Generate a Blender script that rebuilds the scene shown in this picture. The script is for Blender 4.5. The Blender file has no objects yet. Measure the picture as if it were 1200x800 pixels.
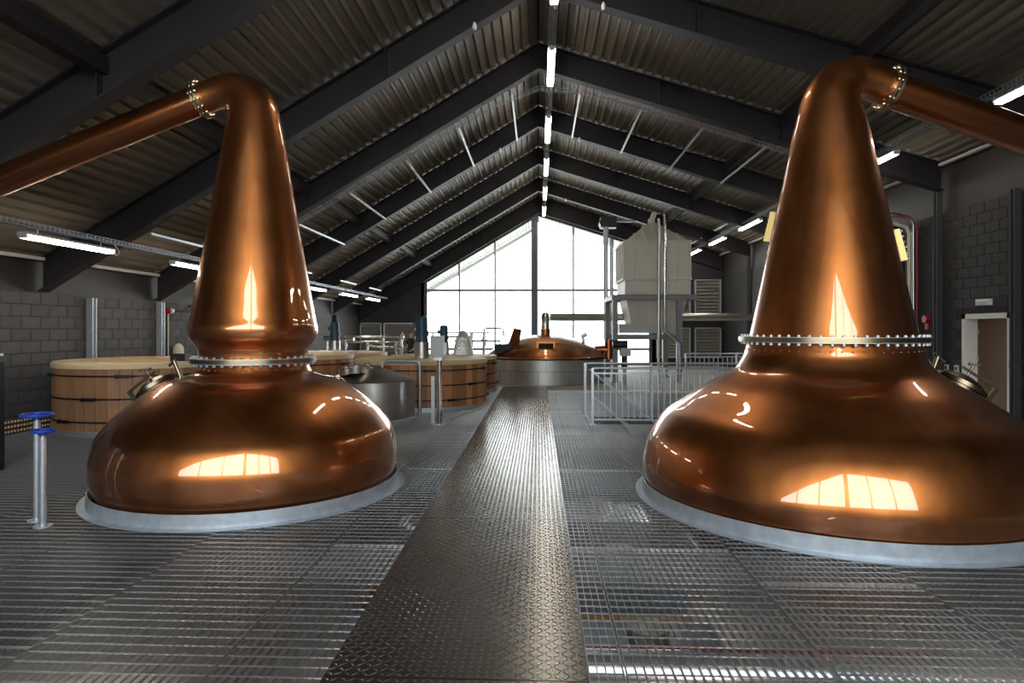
import bpy, math, random
from mathutils import Vector, Matrix
random.seed(7)
S = bpy.context.scene
COL = S.collection
R = math.radians

# ------------------------------------------------------------------ camera, world, exposure
CAMH, F, HY = 1.85, 750.0, 386.0
YAW = math.atan(31 / 750)
cam = bpy.data.cameras.new('camera')
cam.sensor_width = 36.0
cam.lens = F / 1200 * 36
cam.shift_y = -(400 - HY) / 1200
cam.clip_end = 400
cob = bpy.data.objects.new('camera', cam)
COL.objects.link(cob)
cob.location = (0, 0, CAMH)
cob.rotation_euler = (R(90), 0, YAW)
S.camera = cob
S.view_settings.view_transform = 'Standard'
S.view_settings.look = 'None'
S.view_settings.exposure = 0.3
S.view_settings.gamma = 1.0
S.view_settings.use_curve_mapping = False

SKY = 7.0
w = bpy.data.worlds.new('overcast_sky')
S.world = w
w.use_nodes = True
w.node_tree.nodes['Background'].inputs[0].default_value = (0.93, 0.96, 1.0, 1)
w.node_tree.nodes['Background'].inputs[1].default_value = SKY

WY0, WY1 = -3.2, 33.2          # back and far gable planes
def portal(name, y, sx, sz, z, face):
    l = bpy.data.lights.new(name, 'AREA')
    l.shape = 'RECTANGLE'; l.size = sx; l.size_y = sz
    l.cycles.is_portal = True
    o = bpy.data.objects.new(name, l); COL.objects.link(o)
    o.location = (0, y, z)
    o.rotation_euler = (R(90) if face > 0 else R(-90), 0, 0)
    return o
# an area light looks down its -Z: +90 about X sends it to +Y
portal('window_daylight', WY0 - 0.15, 17.4, 6.2, 5.0, 1)
portal('window_daylight', WY1 + 0.15, 12.4, 8.2, 4.0, -1)

def px(x, y, Y=None, z=None):
    """photo pixel -> world point on the plane Y=.. or z=.. (camera at origin, yawed)"""
    u, v = (x - 600) / F, (HY - y) / F
    d = Vector((u * math.cos(YAW) - math.sin(YAW), u * math.sin(YAW) + math.cos(YAW), v))
    t = Y / d.y if Y is not None else (z - CAMH) / d.z
    return Vector((0, 0, CAMH)) + d * t

# ------------------------------------------------------------------ materials
MATS = {}
def mat(name, color, rough=0.5, metal=0.0, noise=None, nscale=(6, 6, 6), bump=0.0, bscale=60.0, bdist=0.004, rand=0.0,
        coat=0.0, nrough=0.0, emit=None, estr=0.0, spec=0.5, alpha=None):
    m = bpy.data.materials.new(name); m.use_nodes = True
    nt = m.node_tree; N = nt.nodes; L = nt.links
    p = N['Principled BSDF']
    p.inputs['Base Color'].default_value = (*color, 1)
    p.inputs['Roughness'].default_value = rough
    p.inputs['Metallic'].default_value = metal
    p.inputs['Specular IOR Level'].default_value = spec
    if coat:
        p.inputs['Coat Weight'].default_value = coat; p.inputs['Coat Roughness'].default_value = 0.02; p.inputs['Coat IOR'].default_value = 1.75
    src = None
    if noise:
        tc = N.new('ShaderNodeTexCoord'); mp = N.new('ShaderNodeMapping'); mp.inputs['Scale'].default_value = nscale
        L.new(tc.outputs['Object'], mp.inputs[0])
        nz = N.new('ShaderNodeTexNoise'); nz.inputs['Scale'].default_value = 1.0; nz.inputs['Detail'].default_value = 6
        nz.inputs['Roughness'].default_value = 0.62
        L.new(mp.outputs[0], nz.inputs['Vector'])
        cr = N.new('ShaderNodeValToRGB')
        cr.color_ramp.elements[0].position = 0.3; cr.color_ramp.elements[1].position = 0.7
        cr.color_ramp.elements[0].color = (*color, 1); cr.color_ramp.elements[1].color = (*noise, 1)
        L.new(nz.outputs['Fac'], cr.inputs[0])
        src = cr.outputs[0]
        if nrough:
            mr = N.new('ShaderNodeMapRange'); mr.inputs['To Min'].default_value = rough - nrough; mr.inputs['To Max'].default_value = rough + nrough
            L.new(nz.outputs['Fac'], mr.inputs[0]); L.new(mr.outputs[0], p.inputs['Roughness'])
    if rand:
        oi = N.new('ShaderNodeObjectInfo'); hs = N.new('ShaderNodeHueSaturation')
        mr = N.new('ShaderNodeMapRange'); mr.inputs['To Min'].default_value = 1 - rand; mr.inputs['To Max'].default_value = 1 + rand
        L.new(oi.outputs['Random'], mr.inputs[0]); L.new(mr.outputs[0], hs.inputs['Value'])
        hs.inputs['Color'].default_value = (*color, 1)
        if src: L.new(src, hs.inputs['Color'])
        src = hs.outputs[0]
    if src: L.new(src, p.inputs['Base Color'])
    if bump:
        tc = N.new('ShaderNodeTexCoord'); nz = N.new('ShaderNodeTexNoise'); nz.inputs['Scale'].default_value = bscale
        nz.inputs['Detail'].default_value = 4
        L.new(tc.outputs['Object'], nz.inputs['Vector'])
        bp = N.new('ShaderNodeBump'); bp.inputs['Strength'].default_value = bump; bp.inputs['Distance'].default_value = bdist
        L.new(nz.outputs['Fac'], bp.inputs['Height']); L.new(bp.outputs[0], p.inputs['Normal'])
    if emit:
        p.inputs['Emission Color'].default_value = (*emit, 1); p.inputs['Emission Strength'].default_value = estr
    MATS[name] = m
    return m

mat('copper', (0.41, 0.130, 0.032), 0.34, 1.0, noise=(0.62, 0.222, 0.066), nscale=(2.6, 2.6, 1.3), nrough=0.09, coat=1.0)
mat('copper_arm', (0.36, 0.11, 0.035), 0.30, 1.0, noise=(0.46, 0.155, 0.05), nscale=(1.2, 3, 3), nrough=0.05, coat=0.6)
mat('brass', (0.55, 0.40, 0.18), 0.30, 1.0, noise=(0.42, 0.34, 0.2), nscale=(9, 9, 9))
mat('brass_dull', (0.36, 0.25, 0.10), 0.38, 1.0)
mat('chrome', (0.75, 0.75, 0.76), 0.15, 1.0)
mat('galv', (0.50, 0.54, 0.59), 0.42, 0.75, noise=(0.62, 0.66, 0.71), nscale=(14, 14, 14), nrough=0.08, bump=0.1, bscale=30)
mat('galv_bright', (0.44, 0.49, 0.55), 0.42, 0.6, noise=(0.60, 0.66, 0.73), nscale=(10, 10, 10), nrough=0.08, bump=0.1, bscale=30)
mat('galv_bar', (0.46, 0.47, 0.48), 0.38, 0.95, noise=(0.58, 0.59, 0.60), nscale=(20, 20, 20))
mat('steel_dark', (0.021, 0.018, 0.021), 0.55, 0.0, noise=(0.026, 0.022, 0.026), nscale=(2, 2, 2), spec=0.35)
mat('deck', (0.155, 0.132, 0.103), 0.42, 0.2, noise=(0.20, 0.172, 0.138), nscale=(1.2, .6, 1.2), nrough=0.06)
mat('deck_outside', (0.33, 0.33, 0.29), 0.5)
mat('roof_skin', (0.05, 0.05, 0.05), 0.8)
mat('lit_rib_end', (0.30, 0.28, 0.25), 0.6)
mat('block', (0.058, 0.056, 0.060), 0.75, 0, noise=(0.075, 0.072, 0.076), nscale=(5, 5, 5), bump=0.5, bscale=55, bdist=0.006, rand=0.10)
mat('mortar', (0.036, 0.035, 0.038), 0.9)
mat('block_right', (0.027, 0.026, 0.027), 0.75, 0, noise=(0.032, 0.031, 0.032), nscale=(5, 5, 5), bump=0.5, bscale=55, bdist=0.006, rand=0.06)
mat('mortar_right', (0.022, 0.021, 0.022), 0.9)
mat('cladding', (0.024, 0.022, 0.023), 0.6, 0, noise=(0.029, 0.027, 0.028), nscale=(.6, .6, .6))
mat('checker', (0.25, 0.238, 0.22), 0.22, 0.95, noise=(0.30, 0.287, 0.268), nscale=(1.7, 1.7, 1.7), nrough=0.03)
mat('lug', (0.52, 0.505, 0.48), 0.2, 0.95)
mat('bronze', (0.24, 0.19, 0.13), 0.3, 1.0)
mat('concrete', (0.36, 0.35, 0.33), 0.7, 0, noise=(0.46, 0.45, 0.43), nscale=(1.5, 1.5, 1.5))
mat('lower_concrete', (0.30, 0.30, 0.31), 0.5, 0, noise=(0.40, 0.40, 0.41), nscale=(.8, .8, .8))
mat('stave', (0.34, 0.13, 0.055), 0.55, 0, noise=(0.46, 0.22, 0.10), nscale=(14, 14, 1.2), rand=0.45, bump=0.15, bscale=25)
mat('stave_old', (0.26, 0.125, 0.058), 0.6, 0, noise=(0.40, 0.22, 0.12), nscale=(14, 14, 1.2), rand=0.22, bump=0.15, bscale=25)
mat('pale_wood', (0.62, 0.46, 0.26), 0.55, 0, noise=(0.74, 0.59, 0.37), nscale=(2, 14, 14), rand=0.10)
mat('lid_wood', (0.50, 0.30, 0.15), 0.6, 0, noise=(0.62, 0.42, 0.24), nscale=(2, 14, 14), rand=0.15)
mat('iron', (0.014, 0.013, 0.014), 0.5, 0.3)
mat('stainless', (0.52, 0.51, 0.48), 0.30, 1.0, noise=(0.62, 0.61, 0.58), nscale=(3, 3, 3), nrough=0.06)
mat('stainless_bright', (0.72, 0.72, 0.72), 0.2, 1.0)
mat('tun_steel', (0.46, 0.45, 0.43), 0.42, 0.9, noise=(0.54, 0.53, 0.51), nscale=(2, 2, 2))
mat('silo_paint', (0.60, 0.56, 0.48), 0.5, 0, noise=(0.66, 0.62, 0.54), nscale=(1.5, 1.5, 1.5))
mat('frame_grey', (0.22, 0.225, 0.235), 0.5, 0.2)
mat('post_grey', (0.060, 0.058, 0.062), 0.5)
mat('motor_blue', (0.018, 0.055, 0.095), 0.45)
mat('wheel_blue', (0.02, 0.06, 0.42), 0.35)
mat('red', (0.45, 0.02, 0.025), 0.4)
mat('white_plastic', (0.82, 0.82, 0.80), 0.45)
mat('cream', (0.62, 0.56, 0.46), 0.5)
mat('lamp', (0.9, 0.9, 0.88), 0.5, 0, emit=(1.0, 0.90, 0.74), estr=22.0)
mat('lamp_body', (0.55, 0.54, 0.52), 0.5)
mat('grey_box', (0.50, 0.51, 0.51), 0.45)
mat('black', (0.010, 0.010, 0.011), 0.45)
mat('door_white', (0.72, 0.69, 0.64), 0.5)
mat('oak', (0.10, 0.042, 0.014), 0.45, 0, noise=(0.14, 0.06, 0.02), nscale=(3, 3, .4))
mat('mullion', (0.10, 0.10, 0.13), 0.45, 0.2)
mat('transom', (0.38, 0.39, 0.42), 0.4, 0.4)
mat('louvre', (0.40, 0.385, 0.34), 0.35, 0.4, noise=(0.48, 0.465, 0.42), nscale=(2, 2, 2))
mat('insul', (0.70, 0.71, 0.73), 0.25, 0.9)
mat('tank_blue', (0.24, 0.29, 0.36), 0.4, 0.3)
mat('yellow_wood', (0.55, 0.36, 0.12), 0.6)
mat('plastic_wrap', (0.85, 0.86, 0.87), 0.3, 0, bump=0.8, bscale=14, bdist=0.05)
MATS['plastic_wrap'].node_tree.nodes['Principled BSDF'].inputs['Transmission Weight'].default_value = 0.6
mat('skin', (0.55, 0.34, 0.26), 0.5)
mat('shirt', (0.014, 0.013, 0.016), 0.8)
mat('jeans', (0.03, 0.035, 0.06), 0.8)
mat('hair', (0.10, 0.075, 0.05), 0.7)
mat('ground', (0.55, 0.55, 0.52), 0.9)
mat('gloss_black', (0.006, 0.006, 0.007), 0.1)
m = bpy.data.materials.new('glass'); m.use_nodes = True; nt = m.node_tree; nt.nodes.clear()
o_ = nt.nodes.new('ShaderNodeOutputMaterial'); mx = nt.nodes.new('ShaderNodeMixShader'); t_ = nt.nodes.new('ShaderNodeBsdfTransparent'); g_ = nt.nodes.new('ShaderNodeBsdfGlossy')
g_.inputs['Roughness'].default_value = 0.02; t_.inputs[0].default_value = (0.95, 0.97, 0.96, 1); mx.inputs[0].default_value = 0.05
nt.links.new(t_.outputs[0], mx.inputs[1]); nt.links.new(g_.outputs[0], mx.inputs[2]); nt.links.new(mx.outputs[0], o_.inputs[0]); MATS['glass'] = m
MT = MATS

# ------------------------------------------------------------------ mesh builder
class MB:
    def __init__(s): s.v = []; s.f = []
    def add(s, vs, fs):
        b = len(s.v); s.v += [tuple(v) for v in vs]; s.f += [tuple(i + b for i in f) for f in fs]; return s
    def box(s, x0, x1, y0, y1, z0, z1):
        return s.add([(x0, y0, z0), (x1, y0, z0), (x1, y1, z0), (x0, y1, z0), (x0, y0, z1), (x1, y0, z1), (x1, y1, z1), (x0, y1, z1)],
                     [(0, 3, 2, 1), (4, 5, 6, 7), (0, 1, 5, 4), (1, 2, 6, 5), (2, 3, 7, 6), (3, 0, 4, 7)])
    def prism(s, poly, a0, a1, axis='y'):
        """poly in (x,z) extruded along y, or (y,z) along x, or (x,y) along z"""
        n = len(poly)
        mk = {'y': lambda p, a: (p[0], a, p[1]), 'x': lambda p, a: (a, p[0], p[1]), 'z': lambda p, a: (p[0], p[1], a)}[axis]
        vs = [mk(p, a0) for p in poly] + [mk(p, a1) for p in poly]
        fs = [tuple(range(n)), tuple(range(2 * n - 1, n - 1, -1))] + [(i, i + n, (i + 1) % n + n, (i + 1) % n) for i in range(n)]
        return s.add(vs, fs)
    def cyl(s, p0, p1, r0, r1=None, n=12, cap=True):
        r1 = r0 if r1 is None else r1
        p0, p1 = Vector(p0), Vector(p1); d = (p1 - p0).normalized()
        a = d.orthogonal().normalized(); b = d.cross(a)
        vs = []
        for p, r in ((p0, r0), (p1, r1)):
            for i in range(n):
                t = 2 * math.pi * i / n
                vs.append(p + (a * math.cos(t) + b * math.sin(t)) * r)
        fs = [(i, (i + 1) % n, (i + 1) % n + n, i + n) for i in range(n)]
        if cap: fs += [tuple(range(n - 1, -1, -1)), tuple(range(n, 2 * n))]
        return s.add(vs, fs)
    def bar(s, p0, p1, wx, wz):
        """rectangular bar between two points"""
        p0, p1 = Vector(p0), Vector(p1); d = (p1 - p0).normalized()
        up = Vector((0, 0, 1)) if abs(d.z) < 0.95 else Vector((0, 1, 0))
        a = d.cross(up).normalized() * wx / 2; b = a.cross(d).normalized() * wz / 2
        vs = [p + k * a + l * b for p in (p0, p1) for k, l in ((-1, -1), (1, -1), (1, 1), (-1, 1))]
        return s.add(vs, [(0, 1, 2, 3), (7, 6, 5, 4), (0, 4, 5, 1), (1, 5, 6, 2), (2, 6, 7, 3), (3, 7, 4, 0)])
    def lathe(s, prof, n=48, c=(0, 0, 0), closed=False):
        m = len(prof); vs = []
        for i in range(n):
            t = 2 * math.pi * i / n
            for r, z in prof: vs.append((c[0] + r * math.cos(t), c[1] + r * math.sin(t), c[2] + z))
        fs = []
        for i in range(n):
            j = (i + 1) % n
            for k in range(m if closed else m - 1):
                l = (k + 1) % m
                fs.append((i * m + k, j * m + k, j * m + l, i * m + l))
        return s.add(vs, fs)
    def sweep(s, path, rad, n=16, cap=True):
        P = [Vector(p) for p in path]; m = len(P)
        if not hasattr(rad, '__len__'): rad = [rad] * m
        T = []
        for i in range(m):
            T.append((P[min(i + 1, m - 1)] - P[max(i - 1, 0)]).normalized())
        a = T[0].orthogonal().normalized(); vs = []
        for i in range(m):
            a = (a - T[i] * a.dot(T[i])).normalized(); b = T[i].cross(a)
            for k in range(n):
                t = 2 * math.pi * k / n
                vs.append(P[i] + (a * math.cos(t) + b * math.sin(t)) * rad[i])
        fs = [(i * n + k, i * n + (k + 1) % n, (i + 1) * n + (k + 1) % n, (i + 1) * n + k) for i in range(m - 1) for k in range(n)]
        if cap: fs += [tuple(range(n - 1, -1, -1)), tuple(range((m - 1) * n, m * n))]
        return s.add(vs, fs)
    def ring(s, c, axis, ri, ro, th, n=40):
        c, d = Vector(c), Vector(axis).normalized(); a = d.orthogonal().normalized(); b = d.cross(a); vs = []
        for i in range(n):
            t = 2 * math.pi * i / n; e = a * math.cos(t) + b * math.sin(t)
            vs += [c + e * ri - d * th / 2, c + e * ro - d * th / 2, c + e * ro + d * th / 2, c + e * ri + d * th / 2]
        fs = []
        for i in range(n):
            j = (i + 1) % n
            for k in range(4): fs.append((i * 4 + k, i * 4 + (k + 1) % 4, j * 4 + (k + 1) % 4, j * 4 + k))
        return s.add(vs, fs)
    def ball(s, c, r, n=12, m=8, sc=(1, 1, 1)):
        prof = [(r * math.sin(math.pi * k / m), -r * math.cos(math.pi * k / m)) for k in range(m + 1)]
        prof[0] = (0.0005, -r); prof[-1] = (0.0005, r)
        k0 = len(s.v); s.lathe(prof, n)
        s.v[k0:] = [(c[0] + x * sc[0], c[1] + y * sc[1], c[2] + z * sc[2]) for x, y, z in s.v[k0:]]
        return s
    def xf(s, M):
        s.v = [tuple(M @ Vector(v)) for v in s.v]; return s
    def mesh(s, name, material, smooth=40):
        me = bpy.data.meshes.new(name); me.from_pydata(s.v, [], s.f)
        if smooth:
            me.polygons.foreach_set('use_smooth', [True] * len(me.polygons))
            me.set_sharp_from_angle(angle=R(smooth))
        me.materials.append(MT[material]); me.update(); return me
    def build(s, name, material, parent=None, smooth=40, loc=None, fix=True):
        me = s.mesh(name, material, smooth)
        if fix: recalc(me)
        return link(name, me, parent, loc)

import bmesh
def recalc(me):
    bm = bmesh.new(); bm.from_mesh(me); bmesh.ops.recalc_face_normals(bm, faces=bm.faces); bm.to_mesh(me); bm.free()
def link(name, me, parent=None, loc=None):
    o = bpy.data.objects.new(name, me); COL.objects.link(o)
    if parent: o.parent = parent
    if loc: o.location = loc
    return o
def tag(o, label=None, cat=None, group=None, kind=None):
    if label: o['label'] = label
    if cat: o['category'] = cat
    if group: o['group'] = group
    if kind: o['kind'] = kind
    return o
def thing(name, label, cat, loc=(0, 0, 0), rz=0, group=None, kind=None):
    o = bpy.data.objects.new(name, None); COL.objects.link(o); o.location = loc; o.rotation_euler = (0, 0, rz)
    return tag(o, label, cat, group, kind)
def struct(o): o['kind'] = 'structure'; return o
def arc(c, r, a0, a1, n, plane='xz', const=0):
    out = []
    for i in range(n + 1):
        t = R(a0 + (a1 - a0) * i / n); u, v = c[0] + r * math.cos(t), c[1] + r * math.sin(t)
        out.append((u, const, v) if plane == 'xz' else (const, u, v) if plane == 'yz' else (u, v, const))
    return out

# ------------------------------------------------------------------ building shell
XL, XR = -9.35, 9.4
ML, MR = 0.589, 0.318           # roof slopes
APEX = CAMH + 6.2               # underside of rafters at ridge
RD = 0.62                       # vertical depth of rafters
FR = [0.4, 4.3, 8.0, 11.7, 15.33, 19.66, 24.1, 28.75]
def bot(x): return APEX + (ML * x if x < 0 else -MR * x)
def decz(x): return bot(x) + RD

# roof
mb = MB()
mb.prism([(XL - .5, decz(XL - .5) + .16), (0, decz(0) + .16), (XR + .5, decz(XR + .5) + .16), (XR + .5, decz(XR + .5) + .4), (0, decz(0) + .45), (XL - .5, decz(XL - .5) + .4)], WY0 - .3, WY1 + .05)
ceiling = struct(mb.build('ceiling', 'roof_skin', smooth=0))
def deck_mesh(side, L):
    mb = MB(); sl, xe = (ML, -XL) if side < 0 else (MR, XR)
    cs = 1 / math.sqrt(1 + sl * sl); pitch = 0.222; slope_len = (xe + .1) / cs
    prof = []; s_ = 0.0; dp = 0.062
    while s_ < slope_len:
        prof += [(s_, dp), (s_ + .118, dp), (s_ + .138, 0), (s_ + .202, 0)]
        s_ += pitch
    pts = []
    for a, d in prof:
        a = min(a, slope_len); x = a * cs + d * sl * cs; z = -a * cs * sl + d * cs
        pts.append((side * x, z + .01))
    vs = [(x, 0, z) for x, z in pts] + [(x, L, z) for x, z in pts]; n = len(pts)
    return MB().add(vs, [(i, i + 1, i + 1 + n, i + n) for i in range(n - 1)]), pts
ys = [WY0] + FR + [WY1]
for i in range(len(ys) - 1):
    for side in (-1, 1):
        d, pts = deck_mesh(side, ys[i + 1] - ys[i])
        d.build('roof_deck_panel', 'deck', ceiling, smooth=0, loc=(0, ys[i], decz(0)), fix=False)
        cm = MB(); k = 0
        for j in range(2, len(pts) - 6, 4):
            (xa, za), (xb, zb) = pts[j + 1], pts[j + 4] if j + 4 < len(pts) else pts[j + 1]
            (xc, zc), (xd, zd) = pts[j + 2], pts[j + 3]
            cm.add([(xa, -.05, za + .004), (xb, -.05, zb + .004), (xd, -.05, zd - .004), (xc, -.05, zc - .004), (xa, -.02, za + .004), (xb, -.02, zb + .004), (xd, -.02, zd - .004), (xc, -.02, zc - .004)],
                   [(0, 1, 2, 3), (7, 6, 5, 4), (0, 3, 7, 4), (1, 2, 6, 5), (0, 1, 5, 4)])
        if 3 < i < len(ys) - 2:
            c = cm.build('lit_rib_ends', 'lit_rib_end', ceiling, smooth=0, loc=(0, ys[i + 1] - .12, decz(0)), fix=False); c['kind'] = 'stuff'  # pale blocks stand in for bright light at the rib ends
# longitudinal tubes between frames
for xx in (-5.6, 5.7):
    for i in range(len(ys) - 1):
        MB().box(xx - .1, xx + .1, ys[i] + .02, ys[i + 1] - .02, decz(xx) - .26, decz(xx) - .04).build('roof_tie_beam', 'steel_dark', ceiling, smooth=0)
for xx in (XL + .12, XR - .12):      # pale eaves angle along the wall heads
    for i in range(len(ys) - 1):
        MB().box(xx - .05, xx + .05, ys[i] + .15, ys[i + 1] - .15, decz(xx) - .10, decz(xx) - .04).build('eaves_angle', 'lamp_body', ceiling, smooth=0)

def make_frame(y, apx=0.0, cols='wall', fw=0.13):
    t = bpy.data.objects.new('portal_frame', None); COL.objects.link(t); t.location = (0, y, 0); t['kind'] = 'structure'
    for side in (-1, 1):
        xe = XL + .02 if side < 0 else XR - .02
        b = lambda x: bot(x) - apx
        mb = MB()
        for (za, zb, hy_) in ((0, .03, fw), (.03, RD - .03, .012), (RD - .03, RD, fw)):
            za2 = za if za == 0 else za + apx; zb2 = zb + (apx if zb > .03 else 0)
            mb.prism([(0, b(0) + za), (xe, b(xe) + za), (xe, b(xe) + zb2), (0, b(0) + zb2)] if za < .1 else [(0, b(0) + za2), (xe, b(xe) + za2), (xe, b(xe) + zb2), (0, b(0) + zb2)], -hy_, hy_)
        r_ = mb.build('rafter', 'steel_dark', t, smooth=0)
        for xs in ((-5.6, -2.8) if side < 0 else (5.7, 2.85)):
            MB().box(xs - .012, xs + .012, -fw + .01, fw - .01, b(xs) + .02, b(xs) + RD + apx - .02).build('splice_plate', 'steel_dark', r_, smooth=0)
        bolts = MB()
        for k in range(5):
            for q in (-1, 1):
                bolts.cyl((xe * .992, q * .05, b(xe) + .08 + k * .1), (xe * .992 - side * .05, q * .05, b(xe) + .08 + k * .1), .014, n=6)
        bo = bolts.build('end_bolts', 'steel_dark', r_); bo['kind'] = 'stuff'
    MB().box(-.012, .012, -fw + .01, fw - .01, bot(0) - apx + .02, bot(0) + RD - .02).build('apex_plate', 'steel_dark', t, smooth=0)
    return t
for y in FR: make_frame(y)
make_frame(WY1 - .12, 0.2)
make_frame(WY0 + .12, 0.2)

# exterior canopies seen through the glazing
mb = MB()
for side in (-1, 1):
    d, pts = deck_mesh(side, 8.2); mb.add([(x, y + WY1 + .25, z + decz(0) - .02) for x, y, z in d.v], d.f)
cn = struct(mb.build('roof_canopy', 'deck_outside', smooth=0, fix=False))
MB().prism([(XL - .3, decz(XL) + .05), (0, decz(0) + .15), (XR + .3, decz(XR) + .05), (XR + .3, decz(XR) + .25), (0, decz(0) + .35), (XL - .3, decz(XL) + .25)], WY1 + .25, WY1 + 8.5).build('canopy_top', 'roof_skin', cn, smooth=0)
MB().prism([(XL - .3, decz(XL) - .35), (-.35, decz(-.35) - .25), (-.35, decz(-.35)), (XL - .3, decz(XL) - .1)], WY1 + 8.35, WY1 + 8.5).build('canopy_edge_beam', 'lamp_body', cn, smooth=0)

# side walls
def block_wall(name, xf_, side, ztop, mblock, mmortar, y0b, y1b, doors=()):
    mb = MB()
    xa, xb = (xf_ - .3, xf_ - .006) if side < 0 else (xf_ + .006, xf_ + .3)
    zt = decz(xf_) + .1
    segs = [(WY0, WY1)]
    for (a, b, zd) in doors:
        segs = [(WY0, a), (b, WY1)]
        mb.box(xa, xb, a, b, zd, ztop)
    for a, b in segs: mb.box(xa, xb, a, b, -3.3, ztop)
    wl = struct(mb.build(name, mmortar, smooth=0))
    cl = MB(); off = .05
    cl.box(xa - (0 if side > 0 else 0), xb + (-off if side < 0 else 0) if side < 0 else xb, WY0, WY1, ztop, zt + .12) if side < 0 else cl.box(xa + off, xb, WY0, WY1, ztop, zt + .12)
    cl.build('cladding_panel', 'cladding', wl, smooth=0)
    bl, bh = .45, .225
    full = MB().box(-.03, .006, .005, bl - .005, .005, bh - .005) if side < 0 else MB().box(-.006, .03, .005, bl - .005, .005, bh - .005)
    def bev(mb):
        me = mb.mesh('block', mblock, 0); bm = bmesh.new(); bm.from_mesh(me)
        bmesh.ops.bevel(bm, geom=bm.edges[:], offset=.004, segments=1, affect='EDGES'); bm.to_mesh(me); bm.free(); return me
    fm = bev(full); cnt = 0; rest = MB()
    rows = int(ztop / bh + .001)
    cand = []
    for r_ in range(rows):
        yy = WY0 + (.225 if r_ % 2 else 0)
        while yy < WY1 - bl:
            z = ztop - (r_ + 1) * bh
            ok = all(not (yy + bl > a and yy < b and z < zd) for a, b, zd in doors)
            if ok: cand.append((yy, z, y0b <= yy <= y1b))
            yy += bl
    for yy, z, near in cand:
        if near and cnt < 298:
            link('block', fm, wl, (xf_, yy, z)); cnt += 1
        else:
            rest.add([(x + xf_, y + yy, zz + z) for x, y, zz in full.v], full.f)
    rs = rest.build('distant_blocks', mblock, wl, smooth=0, fix=False); rs['kind'] = 'stuff'
    return wl
DY0, DY1, DZ = 13.18, 14.5, 2.13
block_wall('wall_left', XL, -1, 2.54, 'block', 'mortar', 9.6, 20.4)
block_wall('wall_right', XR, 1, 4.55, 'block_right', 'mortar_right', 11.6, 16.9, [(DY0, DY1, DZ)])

def gable(name, y, s, XA, XB, sill):
    """gable wall with a wide glazed opening; s = +1 far end, -1 end behind the camera"""
    ya, yb = (y, y + .25) if s > 0 else (y - .25, y)
    mb = MB()
    mb.prism([(XL - .3, -3.3), (XA, -3.3), (XA, decz(XA) + .2), (XL - .3, decz(XL) + .2)], ya, yb)
    mb.prism([(XB, -3.3), (XR + .3, -3.3), (XR + .3, decz(XR) + .2), (XB, decz(XB) + .2)], ya, yb)
    mb.prism([(XA, -3.3), (XB, -3.3), (XB, sill), (XA, sill)], ya, yb)
    mb.prism([(XA, bot(XA) - .3), (0, bot(0) - .3), (0, decz(0) + .2), (XA, decz(XA) + .2)], ya + .05, yb)
    mb.prism([(0, bot(0) - .3), (XB, bot(XB) - .3), (XB, decz(XB) + .2), (0, decz(0) + .2)], ya + .05, yb)
    wl = struct(mb.build(name, 'cladding', smooth=0))
    return wl
GA = (-5.97, [-4.13, -2.26, -.2, 1.81, 3.83], 5.85, 0.0)
GB = (-8.3, [-5.4, -2.6, .1, 2.1, 4.0], 5.9, 1.9)
gable('wall_far', WY1, 1, GA[0], GA[2], GA[3])
gable('wall_back', WY0, -1, GB[0], GB[2], GB[3])
def glazing(name, y, G, main):
    t = bpy.data.objects.new(name, None); COL.objects.link(t); t['kind'] = 'structure'; t.location = (0, y, 0)
    XA, XB, sill = G[0], G[2], G[3]
    ms = [XA] + G[1] + [XB]; tz = [sill + .04, .83, 3.89] if sill < .5 else [sill + .04]; nm_ = len(ms)
    for k, x in enumerate(ms):
        wd = .16 if k in (0, nm_ - 1) else .17 if k == main else .05
        MB().box(x - wd, x + wd, -.1 if wd > .1 else -.05, .12 if wd > .1 else .06, sill, bot(x) - .15).build('mullion', 'mullion' if wd > .1 else 'transom', t, smooth=0)
    for z in tz:
        xa_ = max(XA, -(APEX - .15 - z) / ML)
        MB().box(xa_, XB, -.04, .05, z - .07, z + .07).build('transom', 'transom', t, smooth=0)
    for k in range(nm_ - 1):
        x0, x1 = ms[k], ms[k + 1]
        for j in range(len(tz)):
            if bot(x0) - .2 < tz[j] + .1: continue
            z0 = tz[j]; z1 = tz[j + 1] if j < len(tz) - 1 else None
            if z1: poly = [(x0, z0), (x1, z0), (x1, min(z1, bot(x1) - .2)), (x0, min(z1, bot(x0) - .2))]
            elif x0 < 0 < x1: poly = [(x0, z0), (x1, z0), (x1, bot(x1) - .2), (0, bot(0) - .2), (x0, bot(x0) - .2)]
            else: poly = [(x0, z0), (x1, z0), (x1, bot(x1) - .2), (x0, bot(x0) - .2)]
            MB().prism(poly, -.006, .006).build('pane', 'glass', t, smooth=0)
    return t
glazing('window_1', WY1 + .1, GA, 3)
glazing('window_2', WY0 - .1, GB, 3)

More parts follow.
